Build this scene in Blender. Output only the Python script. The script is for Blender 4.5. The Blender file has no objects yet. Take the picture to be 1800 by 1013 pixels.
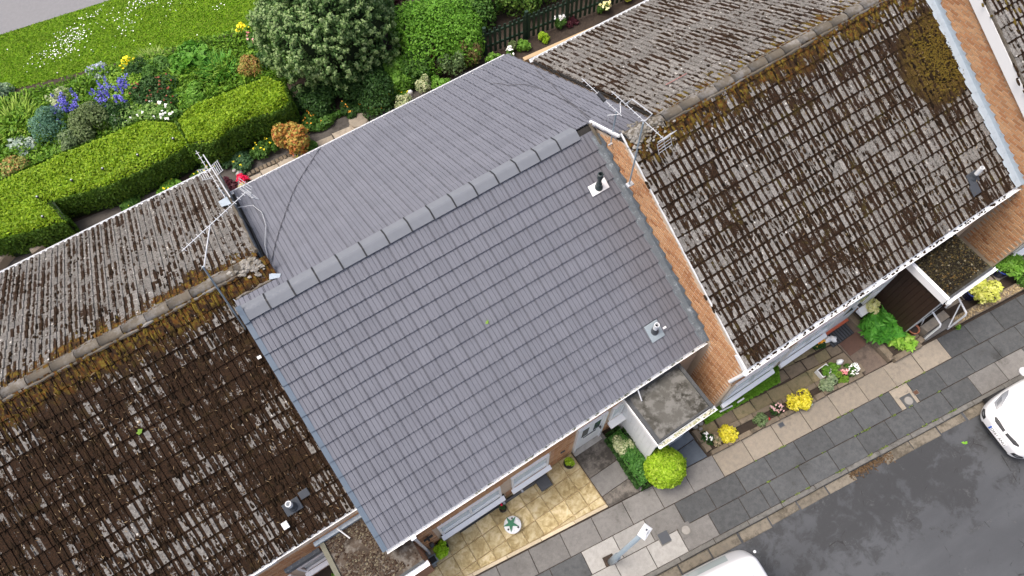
import bpy, bmesh, math, random
import numpy as np
from mathutils import Matrix, Vector, noise

# ------------------------------------------------------------------ camera, sky, sun, exposure
scene = bpy.context.scene
COL = scene.collection
cam = bpy.data.cameras.new('camera')
cam.lens = 1272.42 / 1800 * 36.0
cam.sensor_width = 36.0
cam.clip_start, cam.clip_end = 0.1, 2000.0
camo = bpy.data.objects.new('camera', cam)
COL.objects.link(camo)
TILT, ROLL, HEAD = 0.45114, -0.03610, -0.54163
_e = Vector((math.cos(HEAD), math.sin(HEAD), 0)); _n = Vector((-math.sin(HEAD), math.cos(HEAD), 0)); _u = Vector((0, 0, 1))
_F = math.sin(TILT) * _n - math.cos(TILT) * _u
_up = math.cos(TILT) * _n + math.sin(TILT) * _u
_R = math.cos(ROLL) * _e + math.sin(ROLL) * _up
_U = -math.sin(ROLL) * _e + math.cos(ROLL) * _up
CAM = Vector((0.9434, -7.5209, 17.9453))
M = Matrix((_R, _U, -_F)).transposed().to_4x4(); M.translation = CAM
camo.matrix_world = M
scene.camera = camo

SUN_EL, SUN_DIR = 67.0, (-1.0, 0.60)          # bright overcast, light mostly from above
world = bpy.data.worlds.new('World'); scene.world = world; world.use_nodes = True
wn = world.node_tree
bg = wn.nodes['Background']
sky = wn.nodes.new('ShaderNodeTexSky'); sky.sky_type = 'NISHITA'; sky.sun_disc = False
sky.sun_elevation = math.radians(SUN_EL); sky.sun_rotation = math.atan2(SUN_DIR[0], SUN_DIR[1])
sky.air_density = 0.85; sky.dust_density = 7.0; sky.ozone_density = 0.8
wn.links.new(sky.outputs[0], bg.inputs[0]); bg.inputs[1].default_value = 0.15
sl = bpy.data.lights.new('sun', 'SUN'); sl.energy = 0.95; sl.angle = math.radians(22); sl.color = (1.0, 0.985, 0.965)
so = bpy.data.objects.new('sun', sl); COL.objects.link(so)
_h = Vector((SUN_DIR[0], SUN_DIR[1], 0)).normalized()
so.rotation_euler = (_h * math.cos(math.radians(SUN_EL)) + Vector((0, 0, math.sin(math.radians(SUN_EL))))).to_track_quat('Z', 'Y').to_euler()
vs = scene.view_settings
vs.view_transform = 'Standard'; vs.look = 'None'; vs.gamma = 1.0; vs.use_curve_mapping = False
vs.exposure = 0.70

# ------------------------------------------------------------------ layout constants (metres)
ZR = 5.5                                        # ridge height of the re-tiled house
PITCH = 0.4943; CP, SP, TP = math.cos(PITCH), math.sin(PITCH), math.tan(PITCH)
EXPO, TW = 0.3448, 0.29925                      # tile exposure and cover width
AL, GS, ZG = -0.1274, 0.04931, -0.0506          # street direction, its slope, level
CA, SA = math.cos(AL), math.sin(AL)
def G(x, y): return ZG + GS * (x * CA + y * SA)
MS = Matrix.Translation((0, 0, ZG)) @ Matrix.Rotation(AL, 4, 'Z') @ Matrix.Rotation(-math.atan(GS), 4, 'Y')   # street frame (s, q, h)
def S2W(s, q, h=0.0): return MS @ Vector((s, q, h))
def W2S(x, y): return (x * CA + y * SA, -x * SA + y * CA)
RNG = np.random.default_rng(11); random.seed(11)
T = Matrix.Translation
def RX(a): return Matrix.Rotation(a, 4, 'X')
def RY(a): return Matrix.Rotation(a, 4, 'Y')
def RZ(a): return Matrix.Rotation(a, 4, 'Z')
I4 = Matrix.Identity(4)

# ------------------------------------------------------------------ object helpers
WM = {}
def put(name, data, parent=None, mw=I4, kind=None):
    o = bpy.data.objects.new(name, data); COL.objects.link(o)
    WM[o.name] = mw.copy()
    if parent is not None:
        o.parent = parent; o.matrix_basis = WM[parent.name].inverted() @ mw
    else: o.matrix_basis = mw
    if kind: o['kind'] = kind
    return o
def tag(o, label=None, cat=None, group=None, kind=None):
    if label: o['label'] = label
    if cat: o['category'] = cat
    if group: o['group'] = group
    if kind: o['kind'] = kind
    return o
def thing(name, label, cat, loc, group=None, rz=0.0):
    return tag(put(name, None, None, T(loc) @ RZ(rz)), label, cat, group)
def mesh(name, v, f, mat=None, smooth=False):
    me = bpy.data.meshes.new(name); me.from_pydata([tuple(p) for p in v], [], [tuple(q) for q in f]); me.update()
    if mat: me.materials.append(mat)
    if smooth: me.polygons.foreach_set('use_smooth', [True] * len(me.polygons))
    return me
def mesh_np(name, V, F, mat=None, smooth=False):
    V = np.ascontiguousarray(V, np.float32); F = np.ascontiguousarray(F, np.int32); k = F.shape[1]
    me = bpy.data.meshes.new(name)
    me.vertices.add(len(V)); me.vertices.foreach_set('co', V.ravel())
    me.loops.add(F.size); me.loops.foreach_set('vertex_index', F.ravel())
    me.polygons.add(len(F)); me.polygons.foreach_set('loop_start', np.arange(0, F.size, k, dtype=np.int32))
    try: me.polygons.foreach_set('loop_total', np.full(len(F), k, np.int32))
    except Exception: pass
    if smooth: me.polygons.foreach_set('use_smooth', np.ones(len(F), bool))
    me.update(calc_edges=True)
    if mat: me.materials.append(mat)
    return me
class MB:
    """collects shapes for one mesh"""
    def __init__(s): s.v = []; s.f = []
    def add(s, v, f):
        b = len(s.v); s.v += [Vector(p) for p in v]; s.f += [tuple(i + b for i in q) for q in f]; return s
    def box(s, a, b, m=I4):
        x0, y0, z0 = a; x1, y1, z1 = b
        v = [m @ Vector(p) for p in ((x0,y0,z0),(x1,y0,z0),(x1,y1,z0),(x0,y1,z0),(x0,y0,z1),(x1,y0,z1),(x1,y1,z1),(x0,y1,z1))]
        return s.add(v, [(0,3,2,1),(4,5,6,7),(0,1,5,4),(1,2,6,5),(2,3,7,6),(3,0,4,7)])
    def slab(s, a, b, c, m=I4):
        """box with a chamfered top edge"""
        x0, y0, z0 = a; x1, y1, z1 = b
        pts = [(x0,y0,z0),(x1,y0,z0),(x1,y1,z0),(x0,y1,z0),(x0,y0,z1-c),(x1,y0,z1-c),(x1,y1,z1-c),(x0,y1,z1-c),(x0+c,y0+c,z1),(x1-c,y0+c,z1),(x1-c,y1-c,z1),(x0+c,y1-c,z1)]
        return s.add([m @ Vector(p) for p in pts], [(0,1,5,4),(1,2,6,5),(2,3,7,6),(3,0,4,7),(4,5,9,8),(5,6,10,9),(6,7,11,10),(7,4,8,11),(8,9,10,11)])
    def prism(s, poly, z0, z1, m=I4):
        n = len(poly)
        z0 = [z0] * n if not hasattr(z0, '__len__') else z0; z1 = [z1] * n if not hasattr(z1, '__len__') else z1
        v = [m @ Vector((p[0], p[1], z0[i])) for i, p in enumerate(poly)] + [m @ Vector((p[0], p[1], z1[i])) for i, p in enumerate(poly)]
        return s.add(v, [tuple(range(n))[::-1], tuple(range(n, 2 * n))] + [(i, (i + 1) % n, n + (i + 1) % n, n + i) for i in range(n)])
    def tube(s, pts, r, n=8, cap=True):
        pts = [Vector(p) for p in pts]; rr = r if hasattr(r, '__len__') else [r] * len(pts)
        b = len(s.v); ref = Vector((0, 0, 1))
        d0 = (pts[1] - pts[0]).normalized()
        if abs(d0.dot(ref)) > .9: ref = Vector((1, 0, 0))
        for i, p in enumerate(pts):
            d = (pts[min(i + 1, len(pts) - 1)] - pts[max(i - 1, 0)]).normalized()
            a = d.cross(ref).normalized(); c = d.cross(a)
            for k in range(n):
                t = 2 * math.pi * k / n; s.v.append(p + rr[i] * (math.cos(t) * a + math.sin(t) * c))
        for i in range(len(pts) - 1):
            for k in range(n):
                s.f.append((b + i*n + k, b + i*n + (k+1) % n, b + (i+1)*n + (k+1) % n, b + (i+1)*n + k))
        if cap:
            s.f.append(tuple(b + k for k in range(n))[::-1]); s.f.append(tuple(b + (len(pts)-1)*n + k for k in range(n)))
        return s
    def lathe(s, prof, n=16, m=I4):
        b = len(s.v)
        for r, z in prof:
            for k in range(n):
                t = 2 * math.pi * k / n; s.v.append(m @ Vector((r * math.cos(t), r * math.sin(t), z)))
        for i in range(len(prof) - 1):
            for k in range(n): s.f.append((b+i*n+k, b+i*n+(k+1) % n, b+(i+1)*n+(k+1) % n, b+(i+1)*n+k))
        s.f.append(tuple(b + k for k in range(n))[::-1]); s.f.append(tuple(b + (len(prof)-1)*n + k for k in range(n)))
        return s
    def blob(s, c, r, seg=8, rings=5, amp=.2, seed=0, zmin=None):
        c = Vector(c); r = Vector(r) if hasattr(r, '__len__') else Vector((r, r, r)); b = len(s.v)
        for i in range(rings + 1):
            ph = math.pi * i / rings
            for k in range(seg):
                t = 2 * math.pi * k / seg
                d = Vector((math.sin(ph) * math.cos(t), math.sin(ph) * math.sin(t), math.cos(ph)))
                q = 1 + amp * noise.noise(d * 1.7 + Vector((seed * 3.1, seed, -seed)))
                p = c + Vector((d.x * r.x, d.y * r.y, d.z * r.z)) * q
                if zmin is not None and p.z < zmin: p.z = zmin
                s.v.append(p)
        for i in range(rings):
            for k in range(seg): s.f.append((b+i*seg+k, b+(i+1)*seg+k, b+(i+1)*seg+(k+1) % seg, b+i*seg+(k+1) % seg))
        return s
    def me(s, name, mat=None, smooth=False): return mesh(name, s.v, s.f, mat, smooth)
    def put(s, name, mat=None, parent=None, smooth=False, kind=None, mw=I4): return put(name, s.me(name, mat, smooth), parent, mw, kind)

# ------------------------------------------------------------------ node helpers
class Mat:
    def __init__(s, name):
        s.m = bpy.data.materials.new(name); s.m.use_nodes = True; s.t = s.m.node_tree; s.t.nodes.clear()
        s.out = s.N('ShaderNodeOutputMaterial'); s.p = s.N('ShaderNodeBsdfPrincipled'); s.L(s.p.outputs[0], s.out.inputs[0])
    def N(s, ty, **kw):
        n = s.t.nodes.new(ty)
        for k, v in kw.items(): setattr(n, k, v)
        return n
    def L(s, a, b): s.t.links.new(a, b)
    def sv(s, sock, v):
        if isinstance(v, bpy.types.NodeSocket): s.L(v, sock)
        elif hasattr(v, '__len__') and len(v) == 3 and len(sock.default_value) == 4: sock.default_value = (*v, 1)
        else: sock.default_value = v
    def pos(s): return s.N('ShaderNodeNewGeometry').outputs['Position']
    def obj(s): return s.N('ShaderNodeTexCoord').outputs['Object']
    def island(s): return s.N('ShaderNodeNewGeometry').outputs['Random Per Island']
    def rnd(s): return s.N('ShaderNodeObjectInfo').outputs['Random']
    def vrnd(s):
        """per piece random: object random + island random"""
        return s.math('FRACT', s.math('ADD', s.rnd(), s.island()))
    def math(s, op, a, b=None, c=None, clamp=False):
        n = s.N('ShaderNodeMath', operation=op, use_clamp=clamp); s.sv(n.inputs[0], a)
        if b is not None: s.sv(n.inputs[1], b)
        if c is not None: s.sv(n.inputs[2], c)
        return n.outputs[0]
    def noise(s, scale, vec=None, detail=4, rough=.6, dist=0.0):
        n = s.N('ShaderNodeTexNoise'); n.inputs['Scale'].default_value = scale; n.inputs['Detail'].default_value = detail
        n.inputs['Roughness'].default_value = rough; n.inputs['Distortion'].default_value = dist
        s.L(vec if vec is not None else s.pos(), n.inputs['Vector']); return n.outputs['Fac']
    def voro(s, scale, vec=None, out='Distance', feature='F1'):
        n = s.N('ShaderNodeTexVoronoi', feature=feature); n.inputs['Scale'].default_value = scale
        s.L(vec if vec is not None else s.pos(), n.inputs['Vector']); return n.outputs[out]
    def step(s, x, a, b):
        n = s.N('ShaderNodeMapRange', interpolation_type='SMOOTHSTEP'); s.sv(n.inputs[0], x)
        n.inputs[1].default_value = a; n.inputs[2].default_value = b; return n.outputs[0]
    def mix(s, f, a, b):
        n = s.N('ShaderNodeMix', data_type='RGBA'); s.sv(n.inputs[0], f); s.sv(n.inputs[6], a); s.sv(n.inputs[7], b); return n.outputs[2]
    def scale(s, col, f):
        n = s.N('ShaderNodeVectorMath', operation='SCALE'); s.sv(n.inputs[0], col); s.sv(n.inputs['Scale'], f); return n.outputs[0]
    def map(s, vec, sc=(1,1,1), rot=(0,0,0), loc=(0,0,0)):
        n = s.N('ShaderNodeMapping'); s.L(vec, n.inputs[0]); n.inputs['Scale'].default_value = sc; n.inputs['Rotation'].default_value = rot; n.inputs['Location'].default_value = loc; return n.outputs[0]
    def sep(s, v):
        n = s.N('ShaderNodeSeparateXYZ'); s.L(v, n.inputs[0]); return n.outputs
    def ramp(s, f, stops, interp='LINEAR'):
        n = s.N('ShaderNodeValToRGB'); s.L(f, n.inputs[0]); n.color_ramp.interpolation = interp; el = n.color_ramp.elements
        while len(el) < len(stops): el.new(0.5)
        for e, (p, c) in zip(el, stops): e.position = p; e.color = (*c, 1)
        return n.outputs[0]
    def done(s, col, rough=.8, bump=None, bstr=.3, bdist=.01, spec=.3, metal=0.0):
        s.sv(s.p.inputs['Base Color'], col); s.sv(s.p.inputs['Roughness'], rough)
        s.p.inputs['Specular IOR Level'].default_value = spec; s.p.inputs['Metallic'].default_value = metal
        if bump is not None:
            b = s.N('ShaderNodeBump'); b.inputs['Strength'].default_value = bstr; b.inputs['Distance'].default_value = bdist
            s.L(bump, b.inputs['Height']); s.L(b.outputs[0], s.p.inputs['Normal'])
        return s.m

def m_plain(name, c, rough=.5, spec=.4, var=.12, sc=9, metal=0.0):
    m = Mat(name); n = m.noise(sc, detail=5)
    k = m.math('MULTIPLY_ADD', n, 2 * var, 1 - var)
    return m.done(m.scale(c, k), rough, n, .08, .004, spec, metal)
def m_dirty(name, c, dirt, amt=.5, rough=.6, sc=5):
    m = Mat(name); a = m.noise(sc, detail=7, rough=.7); b = m.noise(sc * 7, detail=4)
    f = m.step(m.math('MULTIPLY_ADD', b, .35, m.math('MULTIPLY', a, .65)), .62 - amt * .3, .78 - amt * .2)
    return m.done(m.mix(f, c, dirt), rough, b, .15, .004)
def m_concrete(name, c1, c2, dark, dark_amt=.3, speck=.5, rough=.9):
    m = Mat(name); P = m.pos()
    big = m.noise(1.7, P, 5, .6); mid = m.noise(9, P, 6, .7); fin = m.noise(120, P, 2, .5)
    col = m.mix(m.step(mid, .3, .7), c1, c2)
    col = m.scale(col, m.math('MULTIPLY_ADD', m.vrnd(), .26, .87))
    col = m.scale(col, m.math('MULTIPLY_ADD', fin, speck, 1 - speck * .5))
    f = m.step(m.math('MULTIPLY_ADD', mid, .45, m.math('MULTIPLY', big, .6)), .66 - dark_amt * .3, .80 - dark_amt * .25)
    col = m.mix(m.math('MULTIPLY', f, .75), col, dark)
    sp = m.step(m.voro(26, P), .10, .04)
    col = m.mix(m.math('MULTIPLY', sp, m.step(mid, .5, .62)), col, [min(1, x * 1.7) for x in c2])
    return m.done(col, rough, m.math('ADD', mid, fin), .3, .006, .25)
def m_leaf(name, c1, c2, c3, rough=.55, trans=.25):
    m = Mat(name); r = m.island()
    col = m.ramp(r, [(0, c1), (.5, c2), (1, c3)])
    col = m.scale(col, m.math('MULTIPLY_ADD', m.noise(2.2, detail=3), 1.0, .95))
    m.done(col, rough, spec=.25)
    t = m.N('ShaderNodeBsdfTranslucent'); m.L(col, t.inputs[0]); x = m.N('ShaderNodeMixShader'); x.inputs[0].default_value = trans
    m.L(m.p.outputs[0], x.inputs[1]); m.L(t.outputs[0], x.inputs[2]); m.L(x.outputs[0], m.out.inputs[0])
    return m.m

def m_new_tile():
    m = Mat('grey_concrete_tile'); P = m.pos(); r = m.vrnd()
    n = m.noise(2.1, P, 5, .6); f = m.noise(45, P, 4, .6); g = m.noise(260, P, 2)
    col = m.mix(r, (.140, .146, .170), (.154, .160, .185))
    col = m.scale(col, m.math('MULTIPLY_ADD', n, .34, .83)); col = m.scale(col, m.math('MULTIPLY_ADD', f, .22, .89)); col = m.scale(col, m.math('MULTIPLY_ADD', g, .16, .92))
    w = m.math('MULTIPLY', m.step(m.noise(14, m.map(P, (2.2, .5, .5)), 6, .75), .60, .74), m.step(m.noise(.9, P, 3), .50, .66))
    col = m.mix(m.math('MULTIPLY', w, .22), col, (.44, .44, .46))
    sp = m.step(m.voro(9, P), .055, .02)
    col = m.mix(m.math('MULTIPLY', sp, m.step(f, .55, .6)), col, (.5, .5, .5))
    oy = m.sep(m.obj())[1]; yv = m.math('FRACT', m.math('DIVIDE', m.math('ADD', oy, 200 * EXPO + .006), EXPO))
    ed = m.math('MULTIPLY', m.step(yv, .07, .03), m.step(m.noise(7, P, 4, .7), .52, .62))
    col = m.mix(m.math('MULTIPLY', ed, .22), col, (.46, .46, .48))
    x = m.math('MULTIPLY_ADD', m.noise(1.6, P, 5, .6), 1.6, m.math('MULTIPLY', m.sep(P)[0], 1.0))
    st = m.math('MULTIPLY', m.step(x, 6.7, 8.1), m.math('MULTIPLY', m.step(m.sep(P)[1], .0, -.3), m.math('MULTIPLY_ADD', r, .4, .6)))  # painted shade: front tiles darken towards the neighbour's gable wall
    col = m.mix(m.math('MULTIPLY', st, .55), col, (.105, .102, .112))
    return m.done(col, .62, f, .12, .004, .3)
def m_old_tile(name, amount, yr, zr_slope, olive=(.5, .2), patch=None, bright=1.0, oliv=.2):
    """weathered concrete tile with moss growing in the channels; yr = y of the ridge the slope belongs to"""
    m = Mat(name); P = m.pos(); ox = m.sep(m.obj())
    u = m.math('FRACT', m.math('DIVIDE', m.math('ADD', ox[0], 200 * TW), TW))
    tr = m.ramp(u, [(0, (0,)*3), (.335, (0,)*3), (.375, (1,)*3), (.54, (1,)*3), (.57, (.12,)*3), (.75, (.12,)*3), (.785, (1,)*3), (.99, (1,)*3)])
    n1 = m.noise(9.5, m.map(P, (1, .55, .55)), 7, .66, .3); n2 = m.noise(38, P, 5, .65); big = m.noise(.75, P, 3, .5); r = m.vrnd()
    dist = m.math('ABSOLUTE', m.math('DIVIDE', m.math('SUBTRACT', m.sep(P)[1], yr), CP))
    yv = m.math('FRACT', m.math('DIVIDE', m.math('ADD', ox[1], 200 * EXPO + .004), EXPO))
    ed = m.math('MAXIMUM', m.step(yv, .84, .95), m.step(yv, .035, .012))  # moss along the course lines, with the shadow under each tail painted in
    x = m.math('MULTIPLY_ADD', n1, .56, m.math('MULTIPLY', n2, .30))
    x = m.math('MULTIPLY_ADD', big, .34, x); x = m.math('MULTIPLY_ADD', tr, .155, x); x = m.math('MULTIPLY_ADD', m.math('SUBTRACT', r, .5), .15, x); x = m.math('MULTIPLY_ADD', ed, .23, x)
    x = m.math('ADD', x, amount)
    near = m.step(m.math('MULTIPLY_ADD', m.noise(2.3, P, 5, .6), -1.3, dist), olive[0], olive[0] - .45)
    x = m.math('MULTIPLY_ADD', near, olive[1], x)
    pf = None
    if patch:
        d = m.N('ShaderNodeVectorMath', operation='DISTANCE'); m.L(m.map(P, (1, 1, 1)), d.inputs[0]); d.inputs[1].default_value = patch[:3]
        pf = m.step(m.math('MULTIPLY_ADD', n1, .5, d.outputs['Value']), patch[3] + .42, patch[3] - .15)
        x = m.math('MULTIPLY_ADD', pf, .5, x)
    moss = m.step(x, .80, .835)
    mc = m.mix(m.step(n2, .35, .65), (.013, .009, .006), (.042, .023, .013))
    mc = m.mix(m.math('MULTIPLY', m.step(m.noise(3.1, P, 6, .7), .54, .66), oliv), mc, (.060, .046, .012))
    ol = m.mix(m.step(m.noise(16, P, 4), .42, .64), (.105, .042, .010), (.14, .105, .018))
    mc = m.mix(m.math('MULTIPLY', near, m.step(n1, .42, .62)), mc, ol)
    if pf is not None: mc = m.mix(m.math('MULTIPLY', pf, .85), mc, m.mix(m.step(n2, .38, .62), (.055, .028, .010), (.12, .088, .018)))
    b1, b2 = (.29 * bright, .277 * bright, .255 * bright), (.15 * bright, .142 * bright, .13 * bright)
    base = m.mix(m.step(m.noise(21, P, 6, .7), .36, .66), b2, b1)
    base = m.scale(base, m.math('MULTIPLY_ADD', r, .38, .80))
    base = m.scale(base, m.math('MULTIPLY_ADD', m.noise(150, P, 3, .7), .9, .55))
    lich = m.math('MULTIPLY', m.step(m.math('MULTIPLY_ADD', n2, .16, m.voro(7.5, P)), .26, .20), m.step(m.noise(2.6, P, 2), .47, .6))
    base = m.mix(lich, base, (.62, .60, .55))
    sp2 = m.math('MULTIPLY', m.step(m.voro(24, P), .17, .10), m.step(m.noise(4.5, P, 3), .50, .60))
    base = m.mix(m.math('MULTIPLY', sp2, .85), base, (.60, .58, .53))
    col = m.mix(moss, base, mc)
    h = m.math('MULTIPLY_ADD', moss, 1.0, m.math('MULTIPLY', n2, .8))
    return m.done(col, .95, h, .55, .018, .12)

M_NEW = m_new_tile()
M_RIDGE = m_plain('grey_ridge_tile', (.175, .188, .208), .6, .25, .10, 6)
M_VERGE = m_plain('blue_grey_verge', (.11, .145, .185), .45, .4, .12, 5)
M_LEADNEW = m_dirty('dark_lead_sheet', (.12, .138, .152), (.36, .40, .43), .38, .5, 7)
M_LEADPALE = m_dirty('pale_lead_sheet', (.36, .42, .47), (.25, .295, .33), .4, .6, 6)
M_LEADMID = m_dirty('grey_lead_sheet', (.27, .32, .35), (.36, .41, .44), .4, .55, 8)
M_WHITE = m_dirty('white_plastic', (.80, .81, .81), (.55, .56, .54), .12, .4, 4)
M_OFFWHITE = m_dirty('weathered_white_plastic', (.74, .76, .77), (.42, .42, .38), .3, .5, 6)
M_MORTAR = m_concrete('pale_mortar', (.58, .46, .34), (.50, .39, .29), (.35, .26, .18), .1, .3)
M_UNDER = m_plain('dark_underlay', (.03, .028, .026), .9)
M_BLACK = m_plain('black_plastic', (.022, .023, .025), .45, .4)
M_DARKGREY = m_plain('dark_grey_plastic', (.055, .062, .072), .5, .4)
M_GLASS = Mat('window_glass').done((.10, .13, .13), .06, spec=.7)
M_GLASSP = Mat('pale_window_glass').done((.42, .50, .50), .15, spec=.6)
M_ALU = m_plain('dull_aluminium', (.52, .54, .56), .4, .5, .15, 20, .3)
M_GALV = m_plain('galvanised_steel', (.30, .37, .42), .45, .5, .15, 12, .2)
M_SOIL = m_concrete('dark_soil', (.035, .026, .02), (.06, .045, .034), (.02, .016, .012), .3, .8)
M_FELT = None
def m_felt(name, pale, mid, dark, moss=None):
    m = Mat(name); P = m.pos(); a = m.noise(1.9, P, 7, .62, .6); b = m.noise(14, P, 6, .7); c = m.noise(5, P, 5, .6)
    col = m.mix(m.step(a, .36, .56), dark, mid); col = m.mix(m.step(m.math('MULTIPLY_ADD', b, .3, c), .60, .78), col, pale)
    col = m.scale(col, m.math('MULTIPLY_ADD', m.noise(90, P, 3), .6, .7))
    if moss: col = m.mix(m.step(m.math('MULTIPLY_ADD', b, .5, m.math('MULTIPLY', a, .5)), .52, .62), col, moss)
    return m.done(col, .85, m.math('ADD', b, c), .4, .02, .2)
def m_brick(name, stops):
    m = Mat(name); P = m.pos(); n = m.noise(30, P, 5, .7)
    col = m.ramp(m.vrnd(), stops); col = m.scale(col, m.math('MULTIPLY_ADD', n, .5, .75))
    return m.done(col, .9, n, .3, .004, .15)
M_BRICK = m_brick('orange_brown_brick', [(0, (.42, .205, .10)), (.35, (.50, .275, .14)), (.7, (.55, .33, .18)), (1, (.33, .15, .07))])
M_BRICK2 = m_brick('red_brown_brick', [(0, (.26, .12, .075)), (.4, (.36, .19, .12)), (.75, (.40, .23, .14)), (1, (.23, .10, .065))])
M_STONE = m_brick('grey_green_stone', [(0, (.12, .12, .105)), (.5, (.22, .22, .19)), (1, (.31, .31, .28))])

# ------------------------------------------------------------------ leaves
def leaf_mesh(name, P, N, size, mat, aspect=1.7, jit=.6, fold=.15):
    n = len(P); Nn = N + jit * RNG.normal(size=(n, 3)); Nn /= np.linalg.norm(Nn, axis=1, keepdims=True) + 1e-9
    A = RNG.normal(size=(n, 3)); Tn = np.cross(Nn, A); Tn /= np.linalg.norm(Tn, axis=1, keepdims=True) + 1e-9
    B = np.cross(Nn, Tn); s = (size * (.65 + .7 * RNG.random(n)))[:, None]
    V = np.empty((n, 4, 3)); V[:, 0] = P - Tn * s * aspect * .5; V[:, 1] = P + B * s * .5 + Nn * s * fold; V[:, 2] = P + Tn * s * aspect * .5; V[:, 3] = P - B * s * .5 + Nn * s * fold
    return mesh_np(name, V.reshape(-1, 3), np.arange(4 * n).reshape(n, 4), mat)
def sphere_pts(n):
    d = RNG.normal(size=(n, 3)); return d / np.linalg.norm(d, axis=1, keepdims=True)
def lobes_cloud(c, r, h, n, nl=9, shell=.78, flat=1.0):
    """points and outward normals on many small lobes spread over a dome of radius r and height h"""
    c = np.array(c, float); L = []
    for i in range(nl):
        a = RNG.random() * 2 * math.pi; q = math.sqrt(RNG.random()) * .68; z = math.sqrt(max(0, 1 - q * q)) * (.35 + .65 * RNG.random())
        L.append((c + np.array([math.cos(a) * q * r, math.sin(a) * q * r, z * h * .72]), (.34 + .22 * RNG.random())))
    k = RNG.integers(0, nl, n); d = sphere_pts(n); d[:, 2] = np.where(d[:, 2] < -.5, -d[:, 2], d[:, 2])
    C = np.array([l[0] for l in L])[k]; R = np.array([l[1] for l in L])[k]
    q = (shell + (1 - shell) * RNG.random(n) ** .5)
    P = C + d * (R * q)[:, None] * np.array([r, r, min(h, r * 1.4)])
    P[:, 2] = np.maximum(P[:, 2], c[2] + .01)
    return P, d + np.array([0, 0, .35])
def blade_mesh(name, base, n, length, width, mat, spread=.5, droop=.5, r=.1):
    """arching strap leaves: three quads each"""
    V = []; F = []
    for i in range(n):
        a = RNG.random() * 2 * math.pi; q = r * math.sqrt(RNG.random()); L = length * (.6 + .6 * RNG.random())
        p = np.array(base) + np.array([math.cos(a) * q, math.sin(a) * q, 0]); a += RNG.normal() * .5
        dx = np.array([math.cos(a), math.sin(a), 0]); sx = np.array([-math.sin(a), math.cos(a), 0]); w = width * (.7 + .6 * RNG.random())
        lean = spread * (.3 + .9 * RNG.random()); b = len(V)
        for t, ww in ((0, .6), (.4, 1), (.75, .8), (1, .08)):
            c = p + dx * lean * L * t + np.array([0, 0, L * (t - droop * t * t * .6)])
            V += [c - sx * w * ww * .5, c + sx * w * ww * .5]
        F += [(b, b+1, b+3, b+2), (b+2, b+3, b+5, b+4), (b+4, b+5, b+7, b+6)]
    return mesh_np(name, np.array(V), np.array(F), mat)

# ------------------------------------------------------------------ ground, road, pavement
def clip(poly, a, b, c):
    """keep the part of a convex polygon where a*x + b*y <= c"""
    out = []
    for i in range(len(poly)):
        p, q = poly[i], poly[(i + 1) % len(poly)]; dp, dq = a*p[0] + b*p[1] - c, a*q[0] + b*q[1] - c
        if dp <= 0: out.append(p)
        if dp * dq < 0:
            t = dp / (dp - dq); out.append((p[0] + t * (q[0] - p[0]), p[1] + t * (q[1] - p[1])))
    return out
def inset(poly, d):
    cx = sum(p[0] for p in poly) / len(poly); cy = sum(p[1] for p in poly) / len(poly)
    out = []
    for x, y in poly:
        L = math.hypot(x - cx, y - cy) or 1; k = max(.2, (L - d * 1.3) / L); out.append((cx + (x - cx) * k, cy + (y - cy) * k))
    return out
def gprism(poly, h0, h1, mb=None, cham=.012):
    """a flat stone or sheet lying on the sloping ground: world x, y polygon, heights above the ground plane"""
    mb = mb or MB(); n = len(poly)
    area = sum(poly[i][0] * poly[(i+1) % n][1] - poly[(i+1) % n][0] * poly[i][1] for i in range(n))
    if area < 0: poly = poly[::-1]
    top = inset(poly, cham) if cham else poly
    v = [(x, y, G(x, y) + h0) for x, y in poly] + [(x, y, G(x, y) + h1 - (cham or 0)) for x, y in poly] + [(x, y, G(x, y) + h1) for x, y in top]
    f = [tuple(range(2*n, 3*n))]
    for i in range(n):
        j = (i + 1) % n; f += [(i, j, n + j, n + i), (n + i, n + j, 2*n + j, 2*n + i)]
    return mb.add(v, f)
M_DARKSLAB = m_concrete('dark_grey_paving', (.064, .068, .070), (.095, .099, .100), (.038, .038, .037), .35, .7)
M_MIDSLAB = m_concrete('brown_grey_paving', (.150, .146, .138), (.200, .194, .183), (.085, .081, .074), .35, .7)
M_PALESLAB = m_concrete('pale_grey_paving', (.27, .265, .25), (.335, .33, .312), (.185, .18, .168), .25, .4)
M_BEIGESLAB = m_concrete('beige_paving', (.295, .255, .20), (.235, .208, .168), (.14, .122, .098), .35, .6)
M_STAINSLAB = m_concrete('black_stained_paving', (.165, .15, .13), (.12, .11, .098), (.028, .025, .022), .75, .6)
M_KERB = m_concrete('kerb_concrete', (.17, .165, .15), (.12, .118, .11), (.07, .065, .055), .4, .6)
M_GUTTER = m_concrete('gutter_concrete', (.20, .175, .135), (.145, .13, .105), (.07, .058, .04), .55, .6)
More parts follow.
